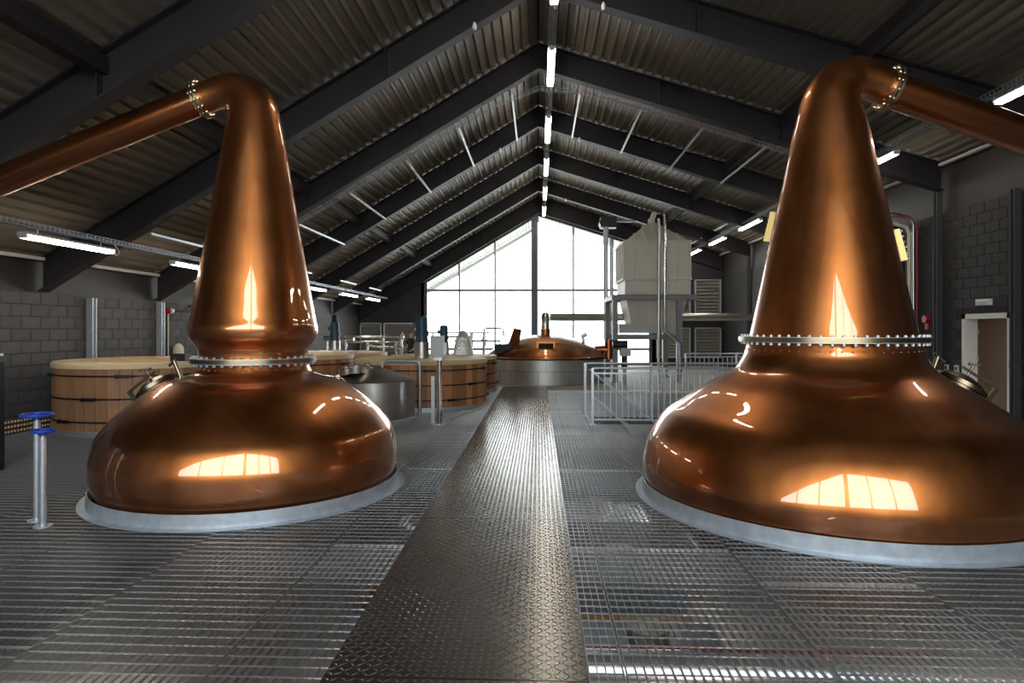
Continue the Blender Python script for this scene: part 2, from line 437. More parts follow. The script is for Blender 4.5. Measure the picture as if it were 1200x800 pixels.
# louvre panels on the far gable
def louvre(x0, x1, z0, z1, label):
    t = thing('louvre_panel', label, 'louvre', (0, WY1 - .14, 0))
    fr = MB().box(x0, x0 + .07, -.1, .1, z0, z1).box(x1 - .07, x1, -.1, .1, z0, z1).box(x0, x1, -.1, .1, z1 - .05, z1).box(x0, x1, -.1, .1, z0, z0 + .05).build('frame', 'galv', t, smooth=0)
    MB().box(x0 + .05, x1 - .05, .09, .12, z0, z1).build('backing', 'frame_grey', t, smooth=0)
    n = max(5, int((z1 - z0) / .17)); h_ = (z1 - z0 - .1) / n
    sl = MB().add([(x0 + .07, -.07, 0), (x1 - .07, -.07, 0), (x1 - .07, .08, h_ * .92), (x0 + .07, .08, h_ * .92), (x0 + .07, -.05, -.01), (x1 - .07, -.05, -.01), (x1 - .07, .09, h_ * .88), (x0 + .07, .09, h_ * .88)],
                  [(0, 1, 2, 3), (7, 6, 5, 4), (0, 4, 5, 1), (1, 5, 6, 2), (2, 6, 7, 3), (3, 7, 4, 0)]).mesh('slat', 'louvre', 0)
    for k in range(n): link('slat', sl, t, (0, 0, z0 + .05 + k * h_))
louvre(-8.05, -6.35, .3, 2.2, 'wide metal louvre panel beside the big gable window')
louvre(-9.3, -8.15, .3, 2.2, 'narrow metal louvre panel in the corner by the low grey block wall')
louvre(6.05, 7.75, 2.55, 4.4, 'upper metal louvre panel behind the cream grain silo')
louvre(7.95, 9.3, 2.55, 4.4, 'upper metal louvre panel in the corner by the tall dark door wall')
louvre(6.05, 7.75, .4, 1.95, 'lower metal louvre panel behind the legs of the grain silo')
louvre(7.95, 9.3, .4, 1.95, 'lower metal louvre panel in the corner by the tall dark door wall')

# door in right wall
t = thing('door_1', None, None, (XR, 0, 0), kind='structure')
mb = MB().box(-.03, .3, DY0 - .08, DY0 + .03, 0, DZ + .06).box(-.03, .3, DY1 - .03, DY1 + .08, 0, DZ + .06).box(-.03, .3, DY0 - .08, DY1 + .08, DZ - .05, DZ + .06)
mb.build('door_frame', 'door_white', t, smooth=0)
leaf = MB().box(.24, .29, DY0 + .03, DY1 - .03, .01, DZ - .05).build('door_leaf', 'oak', t, smooth=0)
for zz in (.35, 1.15, 1.75): MB().box(.225, .245, DY1 - .07, DY1 - .02, zz, zz + .11).build('hinge', 'stainless', leaf, smooth=0)
MB().cyl((.17, DY0 + .14, 1.02), (.25, DY0 + .14, 1.02), .012).cyl((.18, DY0 + .13, 1.02), (.18, DY0 + .26, 1.02), .012).build('door_handle', 'chrome', leaf)

# steel posts standing against the side walls
def post(x, y, z1, m_, label):
    o = MB().box(-.07, .07, -.065, -.05, 0, z1).box(-.07, .07, .05, .065, 0, z1).box(-.006, .006, -.05, .05, 0, z1).build('wall_post', m_, None, 0, (x, y, 0)); o['kind'] = 'structure'; return o
post(XL + .09, 12.9, 2.5, 'galv', ''); post(XL + .09, 15.33, bot(XL) - .02, 'galv', '')
for y in (19.66, 24.1, 28.75): post(XL + .09, y, bot(XL) - .02, 'steel_dark', '')
post(XR - .09, 12.9, 4.6, 'post_grey', '')
for y in (8.0, 11.7, 15.33, 19.66, 24.1, 28.75): post(XR - .09, y, bot(XR) - .02, 'post_grey', '')

# ------------------------------------------------------------------ floor
STILL_L = (-3.35, 7.43); STILL_R = (3.215, 7.2)
VATS = [('left', -7.54, 12.2, 1.26), ('mid', -6.4, 16.2, 1.21), ('front', -2.88, 15.7, 1.14), ('rear', -6.4, 19.9, 1.13), ('back', -2.88, 19.4, 1.06)]
TANK = (-3.42, 12.9, .9)
CIRC = [(*STILL_L, 1.67), (*STILL_R, 2.02)] + [(v[1], v[2], 1.58) for v in VATS] + [(TANK[0], TANK[1], .88)]
STAIR = (1.1, 5.2, 12.58, 13.66)
WKL, WKR = -1.14, .265
FY = [-3.1, -.63, 2.41, 5.46, 8.51, 11.56, 14.6, 17.65, 20.7]
RYEND = 18.85
fl = MB()
for y in FY:   # support steelwork under the panels
    fl.box(XL, XR, y - .06, y + .06, -.052, -.042).box(XL, XR, y - .006, y + .006, -.30, -.052).box(XL, XR, y - .06, y + .06, -.31, -.30)
for x in (WKL, WKR, -2.95, -6.5, 6.2):
    fl.box(x - .05, x + .05, FY[0], FY[-1], -.30, -.29).box(x - .006, x + .006, FY[0], FY[-1], -.29, -.06)
floor = struct(fl.build('floor', 'frame_grey', smooth=0))
def cut(a, b, holes):
    segs = [(a, b)]
    for h0, h1 in holes:
        ns = []
        for s0, s1 in segs:
            if h1 <= s0 or h0 >= s1: ns.append((s0, s1)); continue
            if h0 > s0: ns.append((s0, h0))
            if h1 < s1: ns.append((h1, s1))
        segs = ns
    return [s_ for s_ in segs if s_[1] - s_[0] > .01]
def holes_y(x):   # excluded y-intervals for a line at x
    h = []
    for cx, cy, r in CIRC:
        if abs(x - cx) < r:
            q = math.sqrt(r * r - (x - cx) ** 2); h.append((cy - q, cy + q))
    if STAIR[0] < x < STAIR[1]: h.append((STAIR[2], STAIR[3]))
    if x > WKR: h.append((RYEND, 99))
    return h
def holes_x(y):
    h = []
    for cx, cy, r in CIRC:
        if abs(y - cy) < r:
            q = math.sqrt(r * r - (y - cy) ** 2); h.append((cx - q, cx + q))
    if STAIR[2] < y < STAIR[3]: h.append((STAIR[0], STAIR[1]))
    if y > RYEND: h.append((WKR, 99))
    return h
cols = [(.265, .47), (.47, 1.6), (1.6, 2.75)]
x = 2.75
while x < XR - .2: cols.append((x, min(x + 1.15, XR - .01))); x += 1.15
cols.append((-1.77, -1.14)); x = -1.77
while x > XL + .2: cols.append((max(x - 1.17, XL + .01), x)); x -= 1.17
CACHE = {}
BT, BD = .0034, .028
for ci, (xa, xb) in enumerate(cols):
    near = xa in (.265, .47, -1.77)
    sh = 0 if near else -.69 if xa == 1.6 else (0, 1.2, -.9, .5, -.35)[ci % 5]
    G = [FY[0]] + [v + sh for v in FY[1:-1]] + [FY[-1]]
    for k in range(len(FY) - 1):
        ya, yb = G[k] + .006, G[k + 1] - .006
        x0, x1 = xa + .009, xb - .009
        nb = max(2, round((x1 - x0) / .0495)); nr = round((yb - ya) / .105)
        bx_ = [x0 + (x1 - x0) * i / nb for i in range(nb + 1)]; ry = [ya + (yb - ya) * i / nr for i in range(nr + 1)]
        clean = all(not [1 for h in holes_y(x) if h[0] < yb and h[1] > ya] for x in bx_)
        key = (round(x1 - x0, 4), k in (0, 1)) if clean else None
        key = key and (key[0], round(yb - ya, 4), near or xa == 1.6)
        if key and key in CACHE:
            link('grating_panel', CACHE[key], floor, (x0, ya, 0)); continue
        mb = MB()
        for i, x in enumerate(bx_):
            for s0, s1 in cut(ya, yb, holes_y(x)): mb.box(x - BT / 2 - x0, x + BT / 2 - x0, s0 - ya, s1 - ya, -BD, 0)
        for i, y in enumerate(ry):
            e = i in (0, nr)
            for s0, s1 in cut(x0, x1, holes_x(y)):
                mb.box(s0 - x0, s1 - x0, y - ya - .0034, y - ya + .0034, -BD if e and (near or xa == 1.6) else -.008, .0005)
        if not mb.v: continue
        me = mb.mesh('grating_panel', 'galv_bar', 0)
        if key: CACHE[key] = me
        link('grating_panel', me, floor, (x0, ya, 0))
# central chequer plate walkway
WY = [-2.35, .5, 3.35, 6.2, 9.02, 11.87, 14.72, 17.57, 20.75]
lug = MB(); W_, L_ = WKR - WKL, 2.84
a_ = .046
ni, nj = int(W_ / a_), int(L_ / a_)
for i in range(ni):
    for j in range(nj):
        cx, cy = (i + .5) * W_ / ni, (j + .5) * L_ / nj
        an = R(45 if (i + j) % 2 else -45); c, s_ = math.cos(an), math.sin(an); l, w_, h_ = .028, .0075, .0035
        b = [(-l, 0), (0, -w_), (l, 0), (0, w_)]; tp = [(-l * .6, 0), (0, -w_ * .45), (l * .6, 0), (0, w_ * .45)]
        lug.add([(cx + u * c - v * s_, cy + u * s_ + v * c, 0) for u, v in b] + [(cx + u * c - v * s_, cy + u * s_ + v * c, h_) for u, v in tp],
                [(0, 1, 5, 4), (1, 2, 6, 5), (2, 3, 7, 6), (3, 0, 4, 7), (4, 5, 6, 7)])
lug_me = lug.mesh('tread_lugs', 'lug', 0)
for k in range(len(WY) - 1):
    p = MB().box(WKL, WKR, WY[k] + .004, WY[k + 1] - .004, -.008, .014).build('walkway_plate', 'checker', floor, smooth=0)
    l = link('tread_lugs', lug_me, p, (WKL, WY[k] + .005, .014)); l['kind'] = 'stuff'
# concrete beyond the grating
mb = MB().box(XL, WKR, 20.72, WY1, -.2, 0).box(WKR, XR, RYEND + .22, WY1, -.2, 0)
struct(mb.build('floor_concrete', 'concrete', smooth=0))
MB().box(WKR + .02, XR, RYEND + .01, RYEND + .2, -.2, .05).build('floor_kerb', 'white_plastic', None, 0)['kind'] = 'structure'
# brown upstand with rows of pale dots at the foot of the left wall
k_ = MB().box(XL + .01, XL + .05, 8.5, 12.2, .0, .26).build('baseboard_left', 'oak', None, 0); k_['kind'] = 'structure'
sd = MB()
for i in range(52):
    for j in range(3): sd.ball((XL + .055, 8.55 + i * .07, .05 + j * .085), .022, 6, 4)
o = sd.build('pale_dots', 'cream', k_, fix=False); o['kind'] = 'stuff'

# lower level below the grating
struct(MB().box(XL, XR, WY0, WY1, -3.5, -3.3).build('lower_floor', 'lower_concrete', smooth=0))
struct(MB().box(-80, 80, -80, WY0 - .6, -3.6, -3.45).box(-80, 80, WY1 + .6, 160, -3.6, -3.45).build('ground_outside', 'ground', smooth=0))

# ------------------------------------------------------------------ pot stills
def bolts_ring(mb, c, axis, rr, n, r, h0, h1, hex_=6):
    d = Vector(axis).normalized(); a = d.orthogonal().normalized(); b = d.cross(a); c = Vector(c)
    for i in range(n):
        t = 2 * math.pi * i / n; p = c + (a * math.cos(t) + b * math.sin(t)) * rr
        mb.cyl(p + d * h0, p + d * h1, r, n=hex_)
def cr(pts, m=6):
    """Catmull-Rom through profile points"""
    P = [pts[0]] + list(pts) + [pts[-1]]; out = []
    for i in range(1, len(P) - 2):
        p0, p1, p2, p3 = P[i - 1:i + 3]
        for k in range(m):
            t = k / m
            out.append(tuple(.5 * (2 * p1[j] + (p2[j] - p0[j]) * t + (2 * p0[j] - 5 * p1[j] + 4 * p2[j] - p3[j]) * t * t + (3 * p1[j] - p0[j] - 3 * p2[j] + p3[j]) * t ** 3) for j in range(len(p1))))
    out.append(tuple(pts[-1])); return out

def still(name, label, loc, pot, head, zc, rc, ring_r, ring_z, side, bend, arm_dir, arm_len, arm_r, man, glasses):
    t = thing(name, label, 'still', (*loc, 0))
    MB().lathe(cr(pot), 96).build('pot', 'copper', t, smooth=60)
    # head, swan neck: lathe up to the bend, then sweep
    path = [(0, 0, z) for r, z in cr(head)]; rad = [r for r, z in cr(head)]
    bp = cr(bend, 6)
    path += [(p[0] * arm_dir[0], p[0] * arm_dir[1], p[1]) for p in bp[1:]]; rad += [p[2] for p in bp[1:]]
    MB().sweep(path, rad, 64, cap=False).build('swan_neck', 'copper', t, smooth=60)
    # collar between pot and head
    col_ = MB().ring((0, 0, zc), (0, 0, 1), rc - .1, rc, .044, 80).build('collar', 'brass', t)
    MB().ring((0, 0, zc + .026), (0, 0, 1), rc - .1, rc - .005, .008, 80).ring((0, 0, zc - .026), (0, 0, 1), rc - .1, rc - .005, .012, 80).build('gasket', 'galv', col_)
    nb = int(rc * 60); b = MB(); bolts_ring(b, (0, 0, zc), (0, 0, 1), rc - .035, nb, .017, -.056, .046)
    bolts_ring(b, (0, 0, zc), (0, 0, 1), rc - .035, nb, .008, -.058, .052)
    b.build('bolts', 'galv_bright', col_)['kind'] = 'stuff'
    rv = MB(); rr = pot[1][0]
    for i in range(nb):
        a = 2 * math.pi * i / nb; rv.ball((rr * math.cos(a) * 1.0, rr * math.sin(a), pot[1][1]), .009, 6, 4)
    rv.build('rivets', 'copper', t, fix=False)['kind'] = 'stuff'
    # base ring on the floor
    MB().lathe([(ring_r, .003), (ring_r, .014), (ring_r - .075, .016), (ring_r - .082, ring_z), (ring_r - .094, ring_z), (ring_r - .094, .003)], 96, closed=True).build('base_ring', 'galv_bright', t, smooth=30)
    # lyne arm
    p0 = Vector((bend[-1][0] * arm_dir[0], bend[-1][0] * arm_dir[1], bend[-1][1]))
    d = Vector((arm_dir[0], arm_dir[1], arm_dir[2])).normalized(); p1 = p0 + d * arm_len
    am = MB().sweep([p0, p0.lerp(p1, .5), p1], [arm_r[0], (arm_r[0] + arm_r[1]) / 2, arm_r[1]], 40).build('lyne_arm', 'copper_arm', t)
    fl_ = MB().ring(p0 - d * .022, d, arm_r[0] - .02, arm_r[0] + .055, .03, 40).ring(p0 + d * .022, d, arm_r[0] - .02, arm_r[0] + .055, .03, 40).build('arm_flange', 'brass', am)
    b = MB(); bolts_ring(b, p0, d, arm_r[0] + .028, 14, .010, -.05, .05); b.build('flange_bolts', 'chrome', t)['kind'] = 'stuff'
    # manhole
    (mr, mz, maz, tilt) = man
    n_ = Vector((math.cos(maz) * math.sin(tilt), math.sin(maz) * math.sin(tilt), math.cos(tilt)))
    c = Vector((math.cos(maz) * mr, math.sin(maz) * mr, mz)); u = Vector((-math.sin(maz), math.cos(maz), 0)); v = n_.cross(u)
    M = Matrix((( u.x, v.x, n_.x, c.x), (u.y, v.y, n_.y, c.y), (u.z, v.z, n_.z, c.z), (0, 0, 0, 1))) @ Matrix.Scale(.85, 4)
    mh = MB().lathe([(.27, -.1), (.27, .03), (.31, .035), (.31, .06), (.25, .062)], 40).xf(M).build('manhole_rim', 'bronze', t)
    ld = MB().lathe([(.30, .064), (.30, .085), (.27, .10), (.2, .15), (.1, .18), (.001, .19)], 40).xf(M).build('manhole_lid', 'bronze', t)
    MB().bar((0, -.36, .02), (0, -.36, .25), .04, .05).bar((0, -.36, .24), (0, .1, .26), .035, .03).xf(M).build('hinge_arm', 'bronze', mh, smooth=0)
    MB().cyl((0, 0, .15), (0, 0, .36), .016).cyl((-.12, 0, .36), (.12, 0, .36), .014).ball((-.12, 0, .36), .022).ball((.12, 0, .36), .022).xf(M).build('clamp_screw', 'bronze', ld)
    MB().cyl((0, .34, -.02), (0, .40, .22), .028).cyl((0, .30, .2), (0, .46, .24), .02).xf(M).build('clamp_post', 'bronze', mh)
    for (gr, gz, gaz, sl) in glasses:
        n_ = Vector((math.cos(gaz) * math.cos(sl), math.sin(gaz) * math.cos(sl), math.sin(sl))); c = Vector((math.cos(gaz) * gr, math.sin(gaz) * gr, gz))
        u = Vector((-math.sin(gaz), math.cos(gaz), 0)); v = n_.cross(u)
        M = Matrix(((u.x, v.x, n_.x, c.x), (u.y, v.y, n_.y, c.y), (u.z, v.z, n_.z, c.z), (0, 0, 0, 1))) @ Matrix.Scale(.85, 4)
        g = MB().box(-.075, .075, -.20, .20, -.12, .05).xf(M).build('sight_glass', 'brass_dull', t, smooth=0)
        MB().box(-.045, .045, -.16, .16, .05, .056).xf(M).build('glass', 'gloss_black', g, smooth=0)
        b = MB()
        for k in range(6):
            for q in (-1, 1): b.cyl((q * .06, -.17 + k * .068, .04), (q * .06, -.17 + k * .068, .075), .011, n=6)
        b.xf(M).build('bolts', 'chrome', g)['kind'] = 'stuff'
    return t
potL = [(.60, 1.47), (.625, 1.40), (.66, 1.345), (.75, 1.313), (.92, 1.275), (1.07, 1.195), (1.255, 1.056), (1.43, .90), (1.535, .78), (1.60, .68), (1.648, .52), (1.662, .40), (1.645, .22), (1.56, .03), (1.44, -.12), (1.1, -.5), (.5, -.8), (.01, -.85)]
headL = [(.60, 1.50), (.605, 1.60), (.64, 1.67), (.70, 1.76), (.718, 1.86), (.695, 1.98), (.655, 2.2), (.605, 2.5), (.49, 3.15), (.372, 3.92), (.31, 4.26)]
bendL = [(0, 4.26, .31), (-.01, 4.42, .28), (-.06, 4.54, .258), (-.15, 4.625, .235), (-.27, 4.665, .21), (-.40, 4.66, .192), (-.53, 4.63, .18), (-.66, 4.585, .175)]
bendL = [(-a, b, c) for a, b, c in bendL]
still('pot_still', 'smaller copper pot still with a bulging boil ball neck and brass collar', STILL_L, potL, headL, 1.495, .695, 1.748, .14, -1,
      bendL, (-.985, .02, -.366), 5.62, (.175, .16), (1.12, 1.13, R(182), R(36)), [])
potR = [(.86, 1.72), (.885, 1.63), (.91, 1.55), (.97, 1.45), (1.06, 1.365), (1.30, 1.225), (1.42, 1.145), (1.57, 1.04), (1.76, .91), (1.885, .76), (1.965, .6), (2.02, .42), (2.032, .3), (2.0, .15), (1.92, 0), (1.75, -.25), (1.3, -.7), (.6, -1), (.01, -1.05)]
headR = [(.845, 1.76), (.825, 1.85), (.74, 2.25), (.65, 2.7), (.545, 3.22), (.49, 3.47), (.41, 3.9), (.345, 4.2)]
bendR = [(0, 4.2, .345), (.01, 4.36, .305), (.06, 4.49, .275), (.15, 4.585, .255), (.27, 4.63, .23), (.40, 4.61, .212), (.53, 4.57, .20), (.67, 4.51, .193)]
still('pot_still', 'larger copper pot still with a plain tapering neck and wide collar', STILL_R, potR, headR, 1.745, .955, 2.11, .15, 1,
      bendR, (.985, .06, -.335), 5.66, (.192, .18), (1.27, 1.22, R(-8), R(32)), [(.65, 2.74, R(-21), R(13)), (.605, 3.02, R(154), R(13))])

# ------------------------------------------------------------------ washbacks (wooden vats)
VR = 1.6
def vat(name, label, x, y, ztop, mstave, nlug):
    t = thing('washback_vat', label, 'vat', (x, y, 0), rz=.12, group='wooden fermenting vats')
    n = 50; z0, z1 = .1, ztop - .09; da = 2 * math.pi / n
    for k in range(0, 1):
        g = .0022
        st = MB(); a0, a1 = -da / 2 + g, da / 2 - g; am = 0
        ro, ri = VR, VR - .06
        P = [(ro * math.cos(a0), ro * math.sin(a0)), (ro * 1.001 * math.cos(am), ro * 1.001 * math.sin(am)), (ro * math.cos(a1), ro * math.sin(a1)), (ri * math.cos(a1), ri * math.sin(a1)), (ri * math.cos(a0), ri * math.sin(a0))]
        st.prism(P, z0, z1, 'z'); sm = st.mesh('stave', mstave, 0); recalc(sm)
    for k in range(n):
        o = link('stave', sm, t); o.rotation_euler = (0, 0, k * da)
    MB().lathe([(VR + .02, .002), (VR + .02, .1), (VR - .1, .1), (VR - .1, .002)], 64, closed=True).build('base_ring', 'galv', t, smooth=30)
    for j, hz in enumerate((z0 + .16, (z0 + z1) / 2 + .02, z1 - .12)):
        h = MB().ring((0, 0, hz), (0, 0, 1), VR - .002, VR + .014, .028, 64).build('hoop', 'iron', t)
        for q in range(nlug):
            a = q * 2 * math.pi / nlug + j * .35
            lg = MB().box(-.03, .035, -.09, .09, -.025, .025).cyl((.02, -.17, 0), (.02, .17, 0), .014, n=8).box(-.02, .045, -.15, -.11, -.03, .03)
            lg.xf(Matrix.Rotation(a, 4, 'Z') @ Matrix.Translation((VR + .015, 0, hz))).build('hoop_lug', 'iron', h, smooth=0)
    # rim boards and lid planks
    rim = MB().lathe([(VR + .02, z1), (VR + .02, ztop - .01), (VR - .14, ztop - .01), (VR - .14, z1)], 64, closed=True).build('lid_rim', 'pale_wood', t, smooth=30)
    npl = 15; rr = VR + .0; wp = 2 * rr / npl
    for k in range(npl):
        a, b = -rr + k * wp + .004, -rr + (k + 1) * wp - .004
        q0, q1 = math.sqrt(max(0.02, rr * rr - a * a)), math.sqrt(max(0.02, rr * rr - b * b))
        MB().prism([(-q0, a), (q0, a), (q1, b), (-q1, b)], ztop - .01, ztop + .012, 'z').build('lid_plank', 'pale_wood', t, smooth=0)
    # raised hatch of planks
    for k in range(6 if nm in ('left',) else 0):
        MB().box(-.75, .85, -.45 + k * .15, -.31 + k * .15, ztop + .012, ztop + .05).build('hatch_plank', 'lid_wood', t, smooth=0)
    return t
VL = {'left': 'weathered wooden vat standing alone against the grey block wall', 'mid': 'wooden vat between the smaller copper still and the steel cone-topped tank',
      'front': 'wooden vat behind the steel cone-topped tank and grey control box', 'rear': 'wooden vat with a white cloth on its lid, below a blue motor', 'back': 'wooden vat next to the copper-domed mash tun'}
for nm, x, y, zt in VATS: vat('washback_vat', VL[nm], x, y, zt, 'stave_old' if nm == 'left' else 'stave', 6)

def drive(x, y, z, s, label):
    t = thing('agitator_motor', label, 'motor', (x, y, z), group='blue motors on the vat lids')
    MB().cyl((0, 0, 0), (0, 0, .36 * s), .165 * s, n=24).ring((0, 0, .01), (0, 0, 1), .05, .2 * s, .02, 24).build('pedestal', 'stainless', t)
    MB().cyl((0, 0, .36 * s), (0, 0, .50 * s), .15 * s, .13 * s, n=20).cyl((0, 0, .50 * s), (0, 0, .62 * s), .16 * s, n=20).build('gearbox', 'motor_blue', t)
    mo = MB().cyl((0, 0, .62 * s), (0, 0, .90 * s), .125 * s, n=20).cyl((0, 0, .90 * s), (0, 0, .96 * s), .13 * s, .10 * s, n=20).build('motor', 'motor_blue', t)
    fn = MB()
    for k in range(16):
        a = k * math.pi / 8; fn.bar((.135 * s * math.cos(a), .135 * s * math.sin(a), .63 * s), (.135 * s * math.cos(a), .135 * s * math.sin(a), .88 * s), .008, .008)
    fn.build('fins', 'motor_blue', mo, smooth=0)['kind'] = 'stuff'
    MB().box(-.2 * s, -.1 * s, -.06, .06, .68 * s, .80 * s).build('terminal_box', 'motor_blue', mo, smooth=0)
drive(-6.4, 19.9, 1.142, 1.0, 'blue motor on the vat that has a white cloth on its lid')
drive(-2.88, 15.7, 1.152, 1.08, 'blue motor on a steel pedestal beside the standing person')
drive(-2.88, 19.4, 1.072, .95, 'small blue motor behind the grey control box')

# white sheet and wrapped cone on lids
sh = MB(); n = 14
for i in range(n):
    for j in range(n):
        sh.v.append((-.9 + 1.8 * i / (n - 1), -.6 + 1.2 * j / (n - 1), .02 + .02 * math.sin(i * 1.9 + j) + .015 * math.sin(j * 2.3)))
sh.f = [(i * n + j, (i + 1) * n + j, (i + 1) * n + j + 1, i * n + j + 1) for i in range(n - 1) for j in range(n - 1)]
o = sh.build('plastic_sheet', 'white_plastic', None, 60, (-6.35, 18.85, 1.175)); md = o.modifiers.new('thickness', 'SOLIDIFY'); md.thickness = .006
tag(o, 'white plastic sheet lying on the rear vat lid', 'sheet')
o = MB().lathe(cr([(.32, 0), (.30, .15), (.26, .35), (.20, .55), (.12, .68), (.05, .74), (.002, .75)], 4), 24).build('wrapped_fitting', 'plastic_wrap', None, 60, (-2.35, 19.9, 1.075))
tag(o, 'conical fitting wrapped in clear white plastic beside the small blue motor', 'fitting')

# ------------------------------------------------------------------ steel cone-topped tank
t = thing('steel_tank', 'low stainless steel tank with a conical top and round manway lid', 'tank', (TANK[0], TANK[1], 0))
MB().lathe([(.9, .06), (.9, .82), (.915, .83), (.9, .845)], 64).build('shell', 'stainless', t)
MB().lathe([(.915, .845), (.12, 1.12), (.001, 1.14)], 64).build('cone_top', 'stainless', t)
MB().lathe([(.97, .003), (.97, .09), (.90, .09), (.90, .003)], 64, closed=True).build('base_ring', 'galv', t, smooth=30)
M = Matrix.Translation((-.22, -.30, 1.0)) @ Matrix.Rotation(R(-16), 4, 'X') @ Matrix.Rotation(R(-8), 4, 'Y')
mw = MB().lathe([(.31, -.1), (.31, .03), (.33, .03), (.33, .06), (.2, .10), (.001, .12)], 40).xf(M).build('manway_lid', 'stainless', t)
MB().sweep([(.1, .2, .1), (.14, .24, .18), (.2, .26, .2), (.26, .24, .17)], .03, 10).xf(M).build('lid_handle', 'stainless_bright', mw)
MB().box(-.05, .05, -.05, .02, .1, .11).xf(M).build('warning_sticker', 'red', mw, smooth=0)

# inverted U pipe beside the tank with blue valve
pA, pB = px(448, 430, Y=13.9), px(492, 425, Y=13.9)
xa, xb, zt = pA.x, pB.x, 1.16
t = thing('bent_pipe', 'galvanised pipe bent over in an upside-down U behind the steel tank', 'pipe', (xb, 13.9, 0))
L_ = xb - xa
MB().sweep([(0, 0, .01), (0, 0, zt - .1)] + [(-.1 + .1 * math.cos(R(a)), 0, zt - .1 + .1 * math.sin(R(a))) for a in range(15, 91, 15)] + [(-L_ + .1, 0, zt)] + [(-L_ + .1 - .1 * math.sin(R(a)), 0, zt - .1 + .1 * math.cos(R(a))) for a in range(15, 91, 15)] + [(-L_, 0, .9)], .033, 12).build('tube', 'galv', t)
MB().cyl((0, 0, 0), (0, 0, .012), .08, n=16).build('foot_plate', 'galv', t)
vv = MB().cyl((-L_, 0, .9), (-L_, 0, .62), .045, n=12).cyl((-L_ - .0, 0, .85), (-L_ + .3, 0, .85), .04, n=12).build('valve_body', 'stainless', t)
MB().ring((-L_ + .2, -.06, .85), (0, 1, 0), .05, .075, .03, 16).box(-L_ + .1, -L_ + .16, -.05, .05, .8, .9).build('valve_wheel', 'wheel_blue', vv)

# control box on a post
p = px(515, 497, z=0)
t = thing('control_box', 'grey control box on a bright steel post beside the walkway', 'control box', (p.x, p.y, 0))
MB().cyl((0, 0, .01), (0, 0, 1.25), .05, n=16).build('post', 'stainless_bright', t)
MB().box(-.11, .05, -.02, .1, 1.25, 1.34).build('bracket', 'stainless', t, smooth=0)
MB().box(-.16, .09, -.1, .04, 1.32, 1.73).build('enclosure', 'grey_box', t, smooth=0)
MB().box(.09, .14, -.08, .04, 1.36, 1.6).build('switch', 'white_plastic', t, smooth=0)
MB().box(-.12, .1, -.1, .1, 0, .012).build('foot_plate', 'galv', t, smooth=0)
o = MB().box(-.035, .035, -.035, .035, .01, .92).box(-.08, .08, -.08, .08, 0, .012).build('short_post', 'galv', None, 0, (p.x - .12 - .04, p.y + .22, 0))
tag(o, 'short square galvanised post standing beside the control box post', 'post')

# floor hose along the vat bases
hp = [px(520, 492, z=.02), px(545, 484, z=.02), px(565, 477, z=.02), px(573, 472, z=.02), px(572, 468, z=.02)]
tag(MB().sweep(cr([tuple(q) for q in hp], 6), .02, 8).build('floor_hose', 'cream'), 'pale hose lying on the grating round the foot of the front vat', 'hose')

# ------------------------------------------------------------------ mash tun
TX, TY, TR = .25, 23.1, 2.1
t = thing('mash_tun', 'mash tun with grey steel sides and a wide copper dome lid', 'mash tun', (TX, TY, 0))
MB().lathe([(TR, .01), (TR, .86)], 72).build('side_wall', 'tun_steel', t)
sp = MB()
for k in range(26):      # panel seams as raised strips
    a = 2 * math.pi * k / 26
    for (z0, z1, o_) in ((.02, .45, 0), (.47, .86, .5)):
        aa = a + o_ * 2 * math.pi / 26
        c = Vector((math.cos(aa), math.sin(aa), 0)) * (TR + .003); sp.bar(c + Vector((0, 0, z0)), c + Vector((0, 0, z1)), .016, .016)
sp.ring((0, 0, .46), (0, 0, 1), TR - .01, TR + .01, .02, 72)
sp.build('panel_seams', 'frame_grey', t, smooth=0)['kind'] = 'stuff'
dome = MB().lathe(cr([(TR + .04, .84), (TR + .06, .90), (TR - .05, 1.02), (1.75, 1.22), (1.3, 1.42), (.8, 1.57), (.35, 1.65), (.16, 1.67)], 5), 72).build('dome_lid', 'copper', t)
MB().ring((0, 0, .86), (0, 0, 1), TR - .05, TR + .09, .05, 72).build('dome_rim', 'iron', dome)
MB().cyl((0, 0, 1.6), (0, 0, 1.86), .17, n=24).ring((0, 0, 1.84), (0, 0, 1), .1, .21, .04, 24).build('dome_neck', 'copper', dome)
el = [(0, 0, 1.86), (0, 0, 2.12)] + [(0, .3 - .3 * math.cos(R(a)), 2.12 + .22 * math.sin(R(a))) for a in range(15, 91, 15)] + [(0, 1.4, 2.34)]
MB().sweep(el, .15, 20).build('vapour_elbow', 'stainless', t)
wn = MB().box(-.30, .30, -1.72, -1.40, 1.14, 1.44).xf(Matrix.Identity(4)).build('sight_window', 'copper', t, smooth=0)
MB().box(-.25, .25, -1.74, -1.70, 1.19, 1.39).build('window_glass', 'gloss_black', wn, smooth=0)
hp_ = MB().add([(-1.35, -1.2, 1.15), (-.95, -1.25, 1.2), (-.85, -1.05, 1.85), (-1.1, -1.0, 1.9), (-1.35, -1.1, 1.15), (-.95, -1.15, 1.2), (-.82, -.97, 1.85), (-1.08, -.92, 1.9)],
               [(0, 1, 2, 3), (7, 6, 5, 4), (0, 4, 5, 1), (1, 5, 6, 2), (2, 6, 7, 3), (3, 7, 4, 0)]).build('open_hatch', 'copper_arm', t, smooth=0)
MB().box(-1.75, -1.2, -1.3, -.9, 1.02, 1.35).build('hatch_well', 'iron', t, smooth=0)
MB().cyl((1.3, -.9, 1.25), (1.3, -.9, 1.55), .05, n=12).cyl((1.22, -.9, 1.58), (1.42, -.9, 1.7), .07, n=12).build('lid_valve', 'stainless', t)
